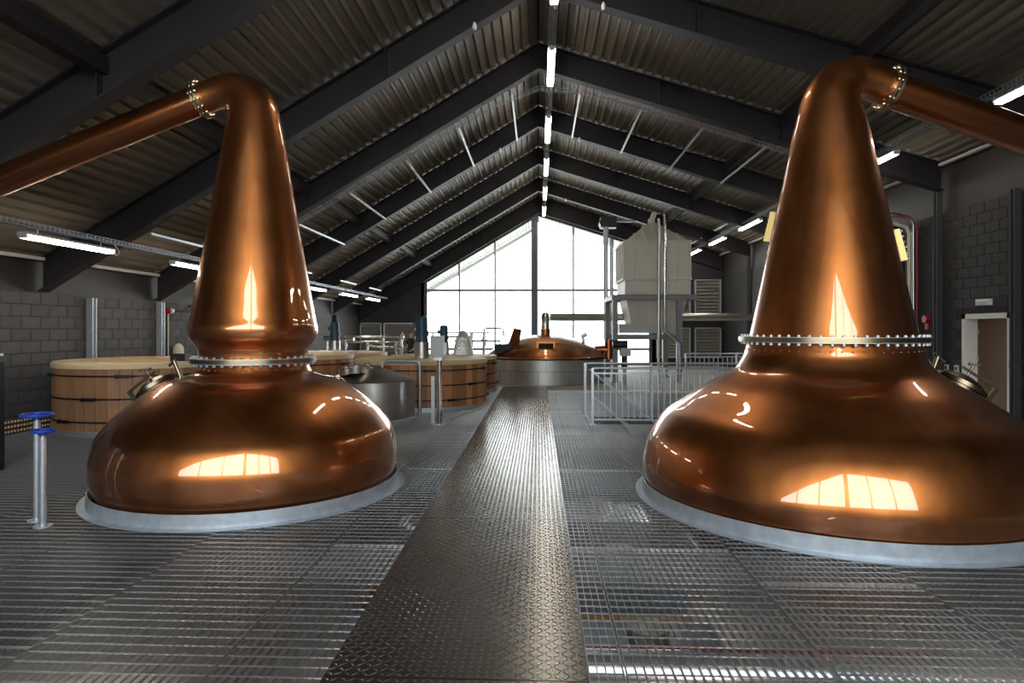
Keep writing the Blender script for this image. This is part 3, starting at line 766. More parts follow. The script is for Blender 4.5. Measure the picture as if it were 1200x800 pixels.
el = MB().cyl((1.75, -.2, 1.12), (2.25, -.2, 1.14), .15, n=24).cyl((2.25, -.2, .8), (2.25, -.2, 1.5), .15, n=20).build('side_outlet', 'copper', t)
MB().ring((2.12, -.2, 1.13), (1, 0, 0), .1, .23, .06, 24).build('outlet_flange', 'copper_arm', el)

# long horizontal pipe from the tun past the silo to the tall dark door wall
o = MB().sweep([(TX, TY + 1.45, 2.34), (TX + .15, TY + 2.3, 2.34), (TX + .8, TY + 2.75, 2.34), (XR - .02, TY + 2.75, 2.36)], .155, 20).build('vapour_pipe', 'stainless')
tag(o, 'long horizontal steel vapour pipe passing behind the silo to the tall dark door wall', 'pipe')

# ------------------------------------------------------------------ grain silo on legs
SX, SY = 4.2, 24.0
t = thing('grain_silo', 'cream square grain silo with a pyramid top on a grey steel frame', 'silo', (SX, SY, 0))
hw = 1.15
def frus(mb, h0, z0, h1, z1):
    return mb.add([(-h0, -h0, z0), (h0, -h0, z0), (h0, h0, z0), (-h0, h0, z0), (-h1, -h1, z1), (h1, -h1, z1), (h1, h1, z1), (-h1, h1, z1)], [(3, 2, 1, 0), (4, 5, 6, 7), (0, 1, 5, 4), (1, 2, 6, 5), (2, 3, 7, 6), (3, 0, 4, 7)])
frus(MB(), hw, 3.66, hw, 4.97).build('bin', 'silo_paint', t, smooth=0)
frus(MB(), hw, 4.97, .16, 5.78).build('pyramid_top', 'silo_paint', t, smooth=0)
frus(MB(), hw + .06, 4.93, hw + .06, 5.0).build('eaves_flange', 'silo_paint', t, smooth=0)
frus(MB(), hw + .06, 3.61, hw + .06, 3.68).build('skirt_flange', 'silo_paint', t, smooth=0)
frus(MB(), hw - .02, 3.08, hw - .02, 3.62).build('skirt', 'silo_paint', t, smooth=0)
frus(MB(), .86, 2.05, hw - .08, 2.95).build('hopper', 'silo_paint', t, smooth=0)
MB().box(-1.3, .9, -.9, .9, 1.72, 2.05).build('outlet_box', 'grey_box', t, smooth=0)
for k in range(7):
    xx = -hw + 2 * hw * k / 6
    MB().box(xx - .035, xx + .035, -hw - .05, -hw, 3.68, 4.93).build('rib', 'silo_paint', t, smooth=0)
    MB().box(-hw - .05, -hw, xx - .035, xx + .035, 3.68, 4.93).build('rib', 'silo_paint', t, smooth=0)
    if 0 < k < 6:
        u_ = 1 - (abs(xx) - .16) / (hw - .16) if abs(xx) > .16 else 1
        MB().bar((xx, -hw - .02, 4.99), (xx, -hw + (hw - .16) * u_ - .02, 4.99 + .80 * u_), .06, .05).build('rib', 'silo_paint', t, smooth=0)
        MB().bar((xx * .96, -hw + .07, 2.92), (xx * .76, -.88, 2.08), .03, .03).build('rib', 'silo_paint', t, smooth=0)
for q in (-.75, .8): MB().box(q - .15, q + .15, -hw - .04, -hw + .03, 3.16, 3.5).build('access_panel', 'silo_paint', t, smooth=0)
MB().box(-1.62, 1.35, -hw - .25, -hw - .15, 2.9, 3.06).box(-1.62, 1.35, hw + .1, hw + .2, 2.9, 3.06).box(-1.62, -1.52, -hw - .2, hw + .2, 2.9, 3.06).box(1.25, 1.35, -hw - .2, hw + .2, 2.9, 3.06).box(-1.62, 1.35, -hw - .25, hw + .2, 3.05, 3.08).build('platform', 'frame_grey', t, smooth=0)['kind'] = 'stuff'
for x_ in (-1.5, .74):
    for y_ in (-hw - .15, hw + .1):
        MB().box(x_ - .09, x_ + .09, y_ - .09, y_ + .09, .02, 2.9).box(x_ - .16, x_ + .16, y_ - .16, y_ + .16, 0, .02).build('leg', 'frame_grey', t, smooth=0)
for y_ in (-hw - .15, hw + .1): MB().box(-1.4, .65, y_ - .05, y_ + .05, 1.5, 1.66).build('cross_beam', 'frame_grey', t, smooth=0)
MB().cyl((0, 0, 5.74), (0, 0, 5.95), .13, n=16).cyl((0, 0, 5.9), (.12, 0, 6.2), .1, n=12).build('vent', 'silo_paint', t)
# duct pair in front of silo
o = MB().sweep([Vector((px(772, 430, Y=21.9).x, 21.9, 0)), px(772, 256, Y=21.9)], .05, 12).build('riser_pipe', 'stainless'); tag(o, 'straight vertical steel riser pipe in front of the silo', 'pipe')
pp = [px(779, 250, Y=22.0), px(779, 385, Y=22.0), px(781, 389, Y=22.0), px(797, 402, Y=22.0), Vector((px(797, 402, Y=22.0).x, 22.0, 0))]
o = MB().sweep(pp, .05, 12).build('riser_pipe', 'stainless_bright'); tag(o, 'vertical steel riser pipe kinking sideways at its foot near the silo', 'pipe')
pp = [px(710, 266, Y=26.4), Vector((px(710, 420, Y=26.4).x, 26.4, 0))]
o = MB().sweep([pp[0], pp[1]], .1, 14).build('riser_pipe', 'galv'); tag(o, 'thick grey vertical pipe at the window side of the silo', 'pipe')
o = MB().sweep([px(715.5, 278, Y=27.5), Vector((px(715.5, 420, Y=27.5).x, 27.5, 0))], .045, 10).build('riser_pipe', 'galv'); tag(o, 'thin vertical pipe against the window beside the thick grey pipe', 'pipe')
c = px(715, 259, Y=26.2)
t = thing('elevator_head', 'black bucket elevator head under the roof beside the silo', 'machine', (c.x, 26.75, c.z - .25))
MB().box(-.35, .3, -.25, .25, .05, .5).build('housing', 'black', t, smooth=0); MB().cyl((-.2, -.3, .25), (-.2, .3, .25), .2, n=20).build('drum', 'black', t)
MB().box(.2, 1.1, -.05, .05, .3, .36).build('support_arm', 'frame_grey', t, smooth=0)
# gear unit between tun outlet and silo
c = px(730, 412, Y=21.9)
t = thing('conveyor_drive', 'dark motor and grey gearbox on the outlet beside the silo leg', 'motor', (c.x, 21.9, 0))
MB().cyl((-.35, 0, 1.35), (.15, 0, 1.35), .13, n=16).build('motor', 'black', t); MB().box(-.1, .25, -.15, .15, .95, 1.22).build('gearbox', 'grey_box', t, smooth=0)
MB().cyl((.05, 0, .5), (.05, 0, .95), .1, n=12).build('valve_body', 'black', t); MB().cyl((.05, 0, 0), (.05, 0, .5), .06, n=12).build('stand', 'stainless', t)

# ------------------------------------------------------------------ guard rails
def guard(name, label, pts, z=1.1, balus=True, mat_='galv', pitch=.115, zb=.1, step=1.6):
    t = thing(name, label, 'railing', (*pts[0], 0)); P = [Vector((x - pts[0][0], y - pts[0][1], 0)) for x, y in pts]
    for a, b in zip(P[:-1], P[1:]):
        L_ = (b - a).length; d = (b - a) / L_
        MB().cyl(a + Vector((0, 0, z)), b + Vector((0, 0, z)), .024, n=12).build('top_rail', mat_, t)
        if balus:
            MB().bar(a + Vector((0, 0, z - .1)), b + Vector((0, 0, z - .1)), .03, .03).build('upper_bar', mat_, t, smooth=0)
            MB().bar(a + Vector((0, 0, zb)), b + Vector((0, 0, zb)), .03, .03).build('lower_bar', mat_, t, smooth=0)
            bm_ = MB().cyl((0, 0, zb), (0, 0, z - .1), .011, n=6).mesh('baluster', mat_, 40)
            n = int(L_ / pitch)
            for k in range(1, n): link('baluster', bm_, t, a + d * (L_ * k / n))
        n = max(1, round(L_ / step))
        for k in range(n + 1):
            q = a + d * (L_ * k / n); MB().box(q.x - .025, q.x + .025, q.y - .025, q.y + .025, .0, z).box(q.x - .06, q.x + .06, q.y - .06, q.y + .06, 0, .01).build('post', mat_, t, smooth=0)
    return t
guard('stair_guardrail', 'galvanised guardrail with thin bars along the near side of the stair opening', [(1.05, 12.5), (5.2, 12.5)])
guard('stair_guardrail', 'galvanised rail without bars along the far side of the stair opening', [(1.0, 13.75), (5.2, 13.75)], z=1.13, balus=False)
guard('landing_guardrail', 'galvanised guardrail with thin bars on the concrete edge beneath the silo', [(4.6, 20.2), (9.3, 20.2)], z=1.1, balus=True, pitch=.14)
# staircase going down to the right
t = thing('staircase', 'galvanised steel stairs going down through the floor opening behind the guardrail', 'stairs', (1.1, 13.12, 0))
for s_ in (-1, 1):
    MB().bar((0, s_ * .5, -.08), (3.9, s_ * .5, -3.2), .02, .26).build('stringer', 'frame_grey', t, smooth=0)
    MB().cyl((-.02, s_ * .56, 1.0), (3.9, s_ * .56, -2.2), .022, n=10).cyl((-.02, s_ * .56, .5), (3.9, s_ * .56, -2.7), .018, n=10).build('handrail', 'galv', t)
for k in range(13): MB().box(k * .29, k * .29 + .27, -.49, .49, -.22 - k * .235, -.19 - k * .235).build('tread', 'galv', t, smooth=0)

# ------------------------------------------------------------------ pipework behind the vats
def pipes(name, label, loc, runs, mats, valves=()):
    t = thing(name, label, 'pipework', loc)
    for i, (pts, r) in enumerate(runs): MB().sweep(pts, r, 10).build('pipe_run', mats, t)
    for (x, y, z, r) in valves:
        v = MB().cyl((x, y, z - r), (x, y, z + r), r * .6, n=10).ring((x, y, z + r), (0, 0, 1), .01, r, .03, 12).ring((x, y, z - r), (0, 0, 1), .01, r, .03, 12).build('valve', 'stainless', t)
    return t
def rr_(x0, x1, z): return [(x0, 0, z), (x1, 0, z)]
runs = [(rr_(-3.2, 1.0, 1.55), .05), (rr_(-2.6, .6, 1.35), .045), (rr_(-1.0, .9, 1.15), .045), (rr_(-3.2, -1.8, 1.45), .09), ([(-2.2, 0, .0), (-2.2, 0, 1.6)], .05), ([(-1.2, 0, 0), (-1.2, 0, 1.35)], .05), ([(-.5, .1, 0), (-.5, .1, 1.55)], .05), ([(.7, 0, 0), (.7, 0, 1.6), (.9, 0, 1.75)], .07), ([(-3.1, .1, 0), (-3.1, .1, 1.5)], .05), ([(.3, -.1, 0), (.3, -.1, 1.3)], .05), ([(-1.2, -.1, 1.25), (-.6, -.1, 1.12), (.8, -.1, 1.1)], .04)]
pipes('pipe_manifold', 'steel pipe manifold with valves behind the vats below the louvres', (-5.95, 26.0, 0), [([(x * (.9 if x < 0 else .45), y, z) for x, y, z in p_], r_) for p_, r_ in runs], 'stainless_bright', [(-1.98, 0, 1.3, .11), (-1.08, 0, 1.05, .1), (-.45, .1, 1.25, .1), (.315, 0, 1.3, .12), (.135, -.1, 1.1, .1)])
runs = [(rr_(-1.2, 1.5, 1.72), .03), (rr_(-1.0, .7, 1.55), .045), (rr_(0, 1.9, 1.38), .045), ([(.72, 0, 0), (.72, 0, 1.6)], .05), ([(1.25, 0, 0), (1.25, 0, 1.85), (1.3, 0, 1.9), (2.0, 0, 1.9), (2.05, 0, 1.85), (2.05, 0, 1.4)], .035), ([(1.2, .3, 0), (1.2, .3, 1.5)], .06), ([(-.9, 0, 0), (-.9, 0, 1.72)], .04), ([(1.9, .1, 2.14), (3.1, .1, 2.14), (3.15, .1, 2.0)], .03), ([(1.9, .1, 0), (1.9, .1, 2.14)], .03)]
pipes('pipe_manifold', 'steel pipes and valves against the window beside the mash tun', (-3.5, 26.5, 0), runs, 'stainless', [(.72, 0, 1.25, .12), (1.25, 0, 1.3, .13), (1.25, 0, 1.6, .1), (.72, 0, 1.6, .1), (2.05, 0, 1.7, .07), (-.9, 0, 1.4, .1)])

# ------------------------------------------------------------------ batten lights on trays
def batten(x, y0, L_, z, label, group, hang=.5):
    t = thing('batten_light', label, 'light', (x, y0, z), group=group)
    prof = [(-.055, .0), (.055, .0), (.075, .05), (.06, .085), (-.06, .085), (-.075, .05)]
    MB().prism([(-.058, 0), (.058, 0), (.072, .055), (-.072, .055)], .05, L_ - .05).build('diffuser', 'lamp', t, smooth=0)
    MB().prism([(-.08, .055), (.08, .055), (.06, .095), (-.06, .095)], 0.0, L_).box(-.06, .06, 0, .05, 0.005, .055).box(-.06, .06, L_ - .05, L_, 0.005, .055).build('housing', 'lamp_body', t, smooth=0)
    for q in (.3, L_ - .3): MB().cyl((0, q, .095), (0, q, hang), .006, n=6).build('hanger', 'galv', t)
    MB().sweep([(.0, L_, .05), (.02, L_ + .08, -.02), (.05, L_ + .12, .02), (.03, L_ + .1, .1), (0, L_ + .06, .16)], .008, 6).build('cable_loop', 'white_plastic', t)
def tray(x, y0, y1, z, label, w_=.16, mt='galv'):
    t = thing('cable_tray', label, 'cable tray', (x, y0, z)); L_ = y1 - y0
    for q in (-1, -.33, .33, 1): MB().cyl((q * w_ / 2, 0, 0), (q * w_ / 2, L_, 0), .004, n=4).build('wire', mt, t)
    for q in (-1, 1): MB().cyl((q * w_ / 2, 0, .06), (q * w_ / 2, L_, .06), .004, n=4).build('wire', mt, t)
    cw = MB(); k = 0.0
    while k < L_:
        cw.bar((-w_ / 2, k, 0), (w_ / 2, k, 0), .006, .006).bar((-w_ / 2, k, 0), (-w_ / 2, k, .06), .006, .006).bar((w_ / 2, k, 0), (w_ / 2, k, .06), .006, .006); k += .10
    cw.build('cross_wires', mt, t, smooth=0)['kind'] = 'stuff'
    for q in (-.03, .02, .05): MB().cyl((q, 0, .02), (q, L_, .02), .011, n=6).build('cable', 'black', t)
LZ = CAMH + 5.8
RX = .28
bays = ['nearest the lyne arms', 'over the fermenting vats']
for k, (y0, y1) in enumerate(((9.3, 11.5), (13.3, 15.35), (17.6, 20.0), (21.9, 24.3), (26.3, 28.75), (30.5, 32.8))):
    batten(RX, y0, y1 - y0, LZ, 'glowing batten light hanging in the row under the roof ridge', 'ridge batten lights', hang=.296)
tray(RX, 5.0, 32.9, LZ + .30, 'wire cable tray running along under the roof ridge', mt='frame_grey')
LZL, LXL = CAMH + 1.34, -7.55
for (y0, L_) in ((9.05, 2.0), (12.9, 2.0), (16.6, 2.0), (20.35, 2.0), (24.1, 2.2), (27.8, 2.2)):
    batten(LXL, y0, L_, LZL, 'glowing batten light hanging in the row along the low grey block wall', 'left wall batten lights', hang=.176)
tray(LXL, 8.2, 31.5, LZL + .18, 'wire cable tray above the lights on the low block wall side')
LZR, LXR = CAMH + 3.72, 7.6
for (y0, L_) in ((8.9, 2.05), (13.9, 1.5), (18.0, 2.1), (22.2, 2.3), (26.4, 2.3), (30.4, 2.2)):
    batten(LXR, y0, L_, LZR, 'glowing batten light hanging in the row along the tall dark door wall', 'right wall batten lights', hang=.176)
tray(LXR, 5.5, 32.5, LZR + .18, 'wire cable tray above the lights on the tall door wall side')
for y in (11.6, 18, 23, 27):     # short channel bars over the left tray
    o = MB().box(-.02, .02, 0, 2.0, 0, .04).build('channel_bar', 'galv', None, 0, (LXL + .35, y, LZL + .42)); tag(o, 'short steel channel bar fixed above the tray on the low block wall side', 'bar', 'channel bars over the left tray')
for y in (24.5, 28.6):
    o = MB().box(-.02, .02, 0, 2.0, 0, .04).build('channel_bar', 'galv', None, 0, (LXR - .4, y, LZR + .3)); tag(o, 'short steel channel bar fixed above the tray on the tall door wall side', 'bar', 'channel bars over the right tray')
# tray and spacer bars under the fifth frame
YA, YB = 15.33, 19.66
t = thing('rafter_cable_tray', 'wire cable tray following the underside of a roof frame over the vats', 'cable tray', (0, YA + .22, 0))
def tp(x): return (x, 0, bot(x) - .10 - .25 * math.exp(-(x / .8) ** 2))
xs = [-7.5 + 15.6 * i / 60 for i in range(61)]
for q, dz in ((-.06, 0), (.02, 0), (.1, 0), (-.06, .06), (.1, .06)): MB().sweep([(tp(x)[0], q, tp(x)[2] + dz) for x in xs], .006, 5, cap=False).build('wire', 'galv', t)
cw = MB(); x = -7.5
while x < 8.1: z = tp(x)[2]; cw.bar((x, -.06, z), (x, .1, z), .006, .006).bar((x, -.06, z), (x, -.06, z + .06), .006, .006); x += .11
cw.build('cross_wires', 'galv', t, smooth=0)['kind'] = 'stuff'
MB().sweep([(tp(x)[0], .04, tp(x)[2] + .03) for x in xs if x > .8], .012, 5, cap=False).build('red_cable', 'red', t)
for x in (-6.0, -4.7, -3.3, -1.97, -.65, 1.02, 2.5, 4.0, 5.5):
    side = 'lower-eaves' if x < 0 else 'higher-eaves'
    o = MB().box(x - .022, x + .022, YA + .36, YB - .1, bot(x) - .06, bot(x) - .015).build('spacer_bar', 'galv', None, 0)
    tag(o, f'thin steel bar spanning two roof frames on the {side} slope', 'bar', f'spacer bars on the {side} slope')
# small detectors under frames
for (x, y, Yf) in ((556, 40, 11.7), (707, 20, 11.7), (586, 178, 19.66), (679, 167, 19.66), (599, 245, 28.75), (663, 237, 28.75)):
    p = px(x, y, Y=Yf - .2)
    t = thing('alarm_beacon', 'small white round alarm head clipped under a roof frame', 'alarm', (p.x, Yf - .2, 0), group='alarm heads under the roof frames')
    zb = bot(p.x)
    MB().cyl((0, .0, zb - .09), (0, .0, zb - .03), .045, .035, n=12).ball((0, 0, zb - .09), .035, 10, 6).build('head', 'white_plastic', t)
    MB().box(-.02, .02, -.02, .2, zb - .03, zb + .01).build('bracket', 'white_plastic', t, smooth=0)

# ------------------------------------------------------------------ small wall things
def emergency(): 
    t = thing('emergency_light', 'small white emergency light box above the door', 'light', (XR, (DY0 + DY1) / 2, 2.36))
    MB().box(-.1, .0, -.19, .19, 0, .13).build('housing', 'white_plastic', t, smooth=0); MB().box(-.115, -.1, -.17, .17, .01, .08).build('lens', 'grey_box', t, smooth=0)
emergency()
for x in (1110, 1122):
    y_ = 9.4 / ((( x - 600) / F - math.tan(YAW)) / (1 + (x - 600) / F * math.tan(YAW)))
    t = thing('switch_plate', 'pale switch plate on the dark wall beside the door', 'switch', (XR, y_, .75), group='switch plates beside the door')
    MB().box(-.03, 0, -.07, .07, 0, .3).build('plate', 'grey_box', t, smooth=0); MB().box(-.04, -.03, -.03, .03, .19, .26).build('rocker', 'black', t, smooth=0)
t = thing('door_keypad', 'small grey keypad box on the near side of the door frame', 'keypad', (XR, DY0 - .12, 1.08)); MB().box(-.07, 0, -.07, .05, 0, .15).build('case', 'frame_grey', t, smooth=0); MB().box(-.075, -.07, -.05, .03, .02, .13).build('keys', 'grey_box', t, smooth=0)
for i, (y_, m_, r_, z1, lab) in enumerate(((16.1, 'red', .014, 4.6, 'red vertical pipe on the tall dark door wall beyond the column'), (16.25, 'stainless', .035, 4.7, 'shiny vertical conduit on the tall dark door wall beside the red pipe'), (16.42, 'cream', .05, 4.5, 'cream vertical pipe on the tall dark door wall beside the shiny conduit'), (16.75, 'black', .06, 4.5, 'black vertical pipe bending off the tall dark door wall'))):
    o = MB().sweep([(XR - .12, y_, .01), (XR - .12, y_, z1 - .25), (XR - .2, y_, z1 - .08), (XR - .5, y_, z1), (XR - 1.6, y_, z1 + .1)], r_, 10).build('wall_pipe', m_); tag(o, lab, 'pipe')
t = thing('alarm_point', 'red alarm bell unit on the tall dark door wall by the red pipe', 'alarm', (XR, 15.85, 2.1)); MB().cyl((-.1, 0, 0), (0, 0, 0), .09, n=20).build('bell', 'red', t); MB().box(-.05, .0, -.06, .06, -.25, -.1).build('call_point', 'red', t, smooth=0)
# left wall: red beacon and conduit
t = thing('fire_sounder', 'red sounder with a white cap on the low grey block wall', 'alarm', (XL, 15.75, 2.32)); MB().cyl((0, 0, 0), (.12, 0, 0), .075, n=16).build('body', 'red', t); MB().cyl((.12, .0, 0), (.17, .0, 0), .045, n=12).build('cap', 'white_plastic', t)
o = MB().sweep([(XL + .03, 15.75, .02), (XL + .03, 15.75, 2.24)], .02, 8).build('wall_conduit', 'cream'); tag(o, 'thin cream conduit running down the low grey block wall', 'conduit')
t = thing('wall_lamp', 'cream dome housing on the low grey block wall beside the conduit', 'lamp', (XL, 16.0, 1.12)); MB().lathe([(.13, 0), (.13, .2), (.11, .3), (.06, .36), (.001, .38)], 20, c=(.15, 0, 0)).build('dome', 'cream', t); MB().box(0, .3, -.17, .17, -.04, 0).build('shelf_plate', 'cream', t, smooth=0)
t = thing('cable_ladder', 'dark cable ladder sloping up the left wall under the eaves', 'cable ladder', (XL + .25, 17.2, 2.5))
for q in (0, .35): MB().bar((q, -.9, -.05), (q + .35, 2.4, .75), .03, .06).build('side_rail', 'steel_dark', t, smooth=0)
for k in range(10): MB().bar((.035 * k, -.9 + k * .35, -.05 + k * .085), (.035 * k + .35, -.9 + k * .35, -.05 + k * .085), .03, .03).build('rung', 'steel_dark', t, smooth=0)

# left foreground: valve spindles with blue wheels
def spindle(x, y, z, rw, label):
    t = thing('valve_spindle', label, 'valve', (x, y, 0), group='valve spindles with blue handwheels')
    MB().cyl((0, 0, .012), (0, 0, z - .02), .031, n=20).build('post', 'galv', t)
    MB().cyl((0, 0, 0), (0, 0, .014), .08, n=24).build('foot_plate', 'galv', t)
    MB().cyl((0, 0, z - .02), (0, 0, z + .05), .018, n=10).build('stem', 'galv', t)
    wv = MB().lathe([(rw + .018 * math.cos(a), z + .04 + .018 * math.sin(a)) for a in [k * math.pi / 4 for k in range(8)]], 32, closed=True)
    for k in range(5):
        a = k * 2 * math.pi / 5; wv.cyl((0, 0, z + .03), (rw * math.cos(a), rw * math.sin(a), z + .04), .012, n=6)
    wv.cyl((0, 0, z), (0, 0, z + .055), .035, n=12).build('handwheel', 'wheel_blue', t)
p = px(43.5, 610, z=0); q = px(50.5, 617, z=0)
spindle(p.x, p.y, .985, .125, 'taller galvanised valve spindle with a wide blue handwheel')
spindle(q.x, q.y, .86, .085, 'shorter galvanised valve spindle with a narrow blue handwheel')
p = px(-20, 552, z=0)
t = thing('valve_pedestal', 'black steel pedestal with a grey handwheel on top', 'pedestal', (p.x, p.y, 0))
MB().box(-.19, .19, -.12, .12, 0, 1.42).build('casing', 'black', t, smooth=0)
MB().cyl((.08, 0, 1.42), (.08, 0, 1.52), .03, n=12).build('stem', 'galv', t); MB().ring((.08, 0, 1.52), (0, 0, 1), .08, .15, .03, 24).cyl((.08, 0, 1.5), (.08, 0, 1.535), .1, n=20).build('handwheel', 'galv', t)
# black cable box on the collar of smaller still side: sits on the left vat lid
o = MB().box(-.14, .14, -.1, .1, 0, .13).build('cable_box', 'black', None, 0, (-6.6, 11.55, 1.276)); tag(o, 'small black box lying on the weathered vat lid', 'box')

# ------------------------------------------------------------------ lower level
pY = px(700, 786, z=-.75)
t = thing('insulated_pipe', 'silver insulated pipe with a red tape line below the near floor grating', 'pipe', (0, pY.y, -.75))
MB().cyl((.0, 0, 0), (6.5, 0, 0), .16, n=24).build('jacket', 'insul', t)
MB().bar((0, .09, .135), (6.5, .09, .135), .03, .012).build('red_tape', 'red', t, smooth=0)
for k, (y, z, m_) in enumerate(((4.3, -1.0, 'tank_blue'), (6.2, -1.0, 'tank_blue'), (8.4, -1.0, 'tank_blue'), (10.8, -1.0, 'tank_blue'))):
    t = thing('receiver_tank', 'blue-grey steel tank below the grating ' + ('beside the silver insulated pipe', 'by the foot of the larger still', 'behind the larger still', 'in front of the stair opening')[k], 'tank', (1.05, y, -3.3), group='tanks below the grating')
    MB().box(-.75, .75, -.55, .55, .1, 2.1).build('body', m_, t, smooth=0); MB().box(-.6, .6, .56, .9, .1, 2.0).build('timber_crate', 'yellow_wood', t, smooth=0)
    MB().cyl((0, 0, 2.1), (0, 0, 2.3), .2, n=20).build('lid', 'stainless', t)
for k, y in enumerate((4.5, 7.5, 10.5)):
    t = thing('lower_tank', 'round grey steel vessel below the grating ' + ('in front of the smaller still', 'at the foot of the smaller still', 'before the control box post')[k], 'tank', (-1.75, y, -3.3), group='vessels below the grating')
    MB().cyl((0, 0, .1), (0, 0, 2.0), .55, n=28).build('body', 'tank_blue', t); MB().cyl((0, 0, 2.0), (0, 0, 2.2), .4, .15, n=28).build('top', 'stainless', t)
for (x, y) in ((-1.5, 2.2), (1.5, 2.2), (-1.5, 9.4), (1.9, 9.4)):  # unseen battens added to brighten the space under the grating
    t = thing('batten_light', 'added batten light brightening the lower level below the grating', 'light', (x, y, -.55), group='added lower level fill lights')
    MB().box(-.06, .06, 0, 1.8, 0, .05).build('diffuser', 'lamp', t, smooth=0); MB().box(-.07, .07, -.02, 1.82, .05, .09).build('housing', 'lamp_body', t, smooth=0)
for x in (-.6, -.2, .1): 
    o = MB().cyl((x, -3, -.42), (x, 20, -.42), .05, n=10).build('service_pipe', 'stainless'); tag(o, 'long steel service pipe slung under the walkway', 'pipe', 'service pipes under the walkway')

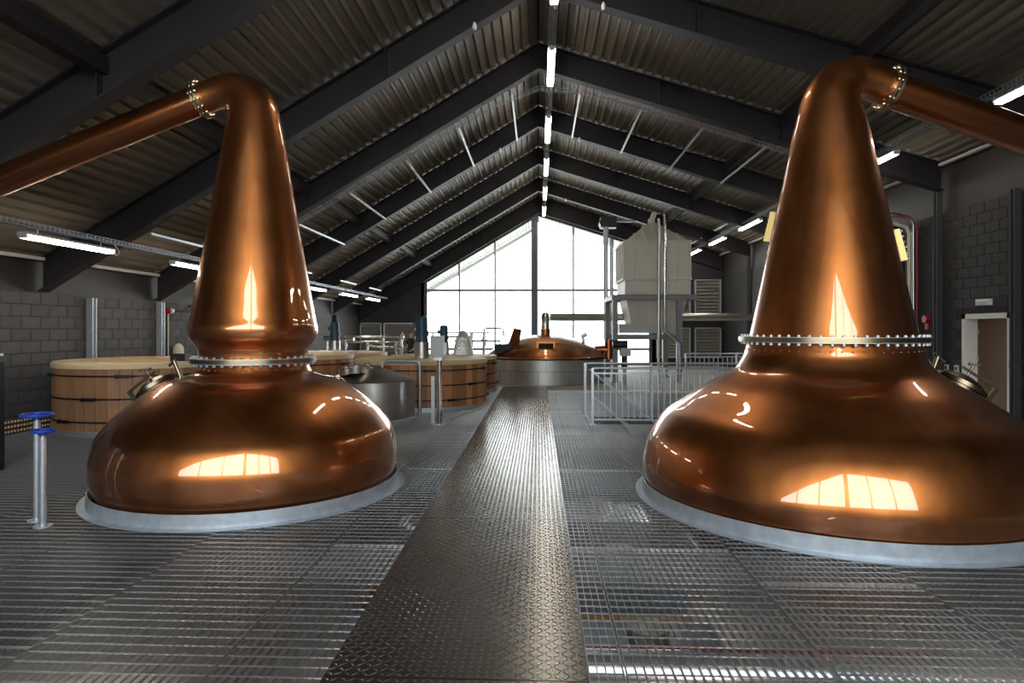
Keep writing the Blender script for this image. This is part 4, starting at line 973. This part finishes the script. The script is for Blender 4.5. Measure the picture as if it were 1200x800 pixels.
# ------------------------------------------------------------------ person
def person(loc, rz):
    t = thing('person', 'person in a black short-sleeved shirt standing behind the vats', 'person', loc, rz)
    J = {'pel': (0, 0, .95, .15, .11), 'waist': (0, 0, 1.08, .145, .10), 'chest': (0, .01, 1.30, .17, .115), 'neckb': (0, 0, 1.47, .075, .07), 'neck': (0, .01, 1.53, .055, .055), 'chin': (0, .03, 1.59, .065, .075), 'head': (0, .02, 1.68, .078, .095), 'top': (0, .0, 1.76, .05, .06)}
    for s_, q in ((-1, 'l'), (1, 'r')):
        J['sh' + q] = (s_ * .18, 0, 1.42, .062, .062); J['el' + q] = (s_ * .25, -.02, 1.14, .042, .042); J['wr' + q] = (s_ * .22, .16, .98, .03, .03); J['ha' + q] = (s_ * .21, .24, .95, .036, .02)
        J['hip' + q] = (s_ * .09, 0, .88, .095, .095); J['kn' + q] = (s_ * .11, .01, .48, .06, .06); J['an' + q] = (s_ * .12, -.02, .09, .042, .042); J['to' + q] = (s_ * .14, .15, .035, .04, .03)
    E_ = [('pel', 'waist'), ('waist', 'chest'), ('chest', 'neckb'), ('neckb', 'neck'), ('neck', 'chin'), ('chin', 'head'), ('head', 'top')]
    for q in 'lr': E_ += [('chest', 'sh' + q), ('sh' + q, 'el' + q), ('el' + q, 'wr' + q), ('wr' + q, 'ha' + q), ('pel', 'hip' + q), ('hip' + q, 'kn' + q), ('kn' + q, 'an' + q), ('an' + q, 'to' + q)]
    names = list(J); me = bpy.data.meshes.new('body'); me.from_pydata([J[n][:3] for n in names], [(names.index(a), names.index(b)) for a, b in E_], [])
    bo = link('body', me, t)
    sk = bo.modifiers.new('skin', 'SKIN'); sk.use_smooth_shade = True
    for i, n in enumerate(names):
        sv = me.skin_vertices[0].data[i]; sv.radius = J[n][3:5]; sv.use_root = (n == 'pel')
    bo.modifiers.new('sub', 'SUBSURF').levels = 2
    bo.modifiers['sub'].render_levels = 2
    # colour by height zones: shirt, trousers, skin
    m_ = bpy.data.materials.new('body_zones'); m_.use_nodes = True; nt = m_.node_tree; p_ = nt.nodes['Principled BSDF']; p_.inputs['Roughness'].default_value = .8
    tc = nt.nodes.new('ShaderNodeTexCoord'); sx = nt.nodes.new('ShaderNodeSeparateXYZ'); nt.links.new(tc.outputs['Object'], sx.inputs[0])
    cr_ = nt.nodes.new('ShaderNodeValToRGB'); cr_.color_ramp.interpolation = 'CONSTANT'; mr = nt.nodes.new('ShaderNodeMath'); mr.operation = 'DIVIDE'; mr.inputs[1].default_value = 2.0
    nt.links.new(sx.outputs['Z'], mr.inputs[0]); nt.links.new(mr.outputs[0], cr_.inputs[0])
    e = cr_.color_ramp.elements; e[0].position = 0; e[0].color = (.012, .012, .014, 1); e[1].position = .05; e[1].color = (.03, .035, .06, 1)
    for pos, c in ((.505, (.014, .013, .016)), (.742, (.50, .30, .22))): q = e.new(pos); q.color = (*c, 1)
    # bare forearms: beyond the sleeve line
    ax = nt.nodes.new('ShaderNodeMath'); ax.operation = 'ABSOLUTE'; nt.links.new(sx.outputs['X'], ax.inputs[0])
    gx = nt.nodes.new('ShaderNodeMath'); gx.operation = 'GREATER_THAN'; gx.inputs[1].default_value = .165; nt.links.new(ax.outputs[0], gx.inputs[0])
    lz = nt.nodes.new('ShaderNodeMath'); lz.operation = 'LESS_THAN'; lz.inputs[1].default_value = 1.22; nt.links.new(sx.outputs['Z'], lz.inputs[0])
    gz = nt.nodes.new('ShaderNodeMath'); gz.operation = 'GREATER_THAN'; gz.inputs[1].default_value = .86; nt.links.new(sx.outputs['Z'], gz.inputs[0])
    a1 = nt.nodes.new('ShaderNodeMath'); a1.operation = 'MULTIPLY'; nt.links.new(gx.outputs[0], a1.inputs[0]); nt.links.new(lz.outputs[0], a1.inputs[1])
    a2 = nt.nodes.new('ShaderNodeMath'); a2.operation = 'MULTIPLY'; nt.links.new(a1.outputs[0], a2.inputs[0]); nt.links.new(gz.outputs[0], a2.inputs[1])
    mxn = nt.nodes.new('ShaderNodeMix'); mxn.data_type = 'RGBA'; mxn.inputs['B'].default_value = (.50, .30, .22, 1)
    nt.links.new(a2.outputs[0], mxn.inputs['Factor']); nt.links.new(cr_.outputs[0], mxn.inputs['A']); nt.links.new(mxn.outputs['Result'], p_.inputs['Base Color'])
    me.materials.append(m_)
    MB().ball((0, -.005, 1.71), .098, 16, 10, (.88, 1.05, .95)).build('hair', 'hair', t)
    for s_ in (-1, 1):
        MB().ball((s_ * .03, .098, 1.685), .012, 8, 6).build('eye', 'black', t); MB().ball((s_ * .08, .015, 1.67), .02, 8, 6, (.5, 1, 1.5)).build('ear', 'skin', t)
    MB().ball((0, .11, 1.655), .016, 8, 6, (.8, 1, 1.4)).build('nose', 'skin', t); MB().box(-.025, .025, .09, .102, 1.607, 1.615).build('mouth', 'red', t, smooth=0)
    for s_ in (-1, 1):
        for k in range(4):
            bx0 = s_ * (.185 + k * .016); MB().sweep([(bx0, .255, .95), (bx0, .295 - abs(k - 1.5) * .006, .942), (bx0, .325 - abs(k - 1.5) * .01, .925)], [.009, .008, .006], 6).build('finger', 'skin', t)
        MB().sweep([(s_ * .185, .225, .955), (s_ * .16, .26, .95), (s_ * .155, .285, .94)], [.01, .009, .007], 6).build('thumb', 'skin', t)
pp = px(481.5, 390, Y=27.3)
person((pp.x, 27.3, 0), R(150))
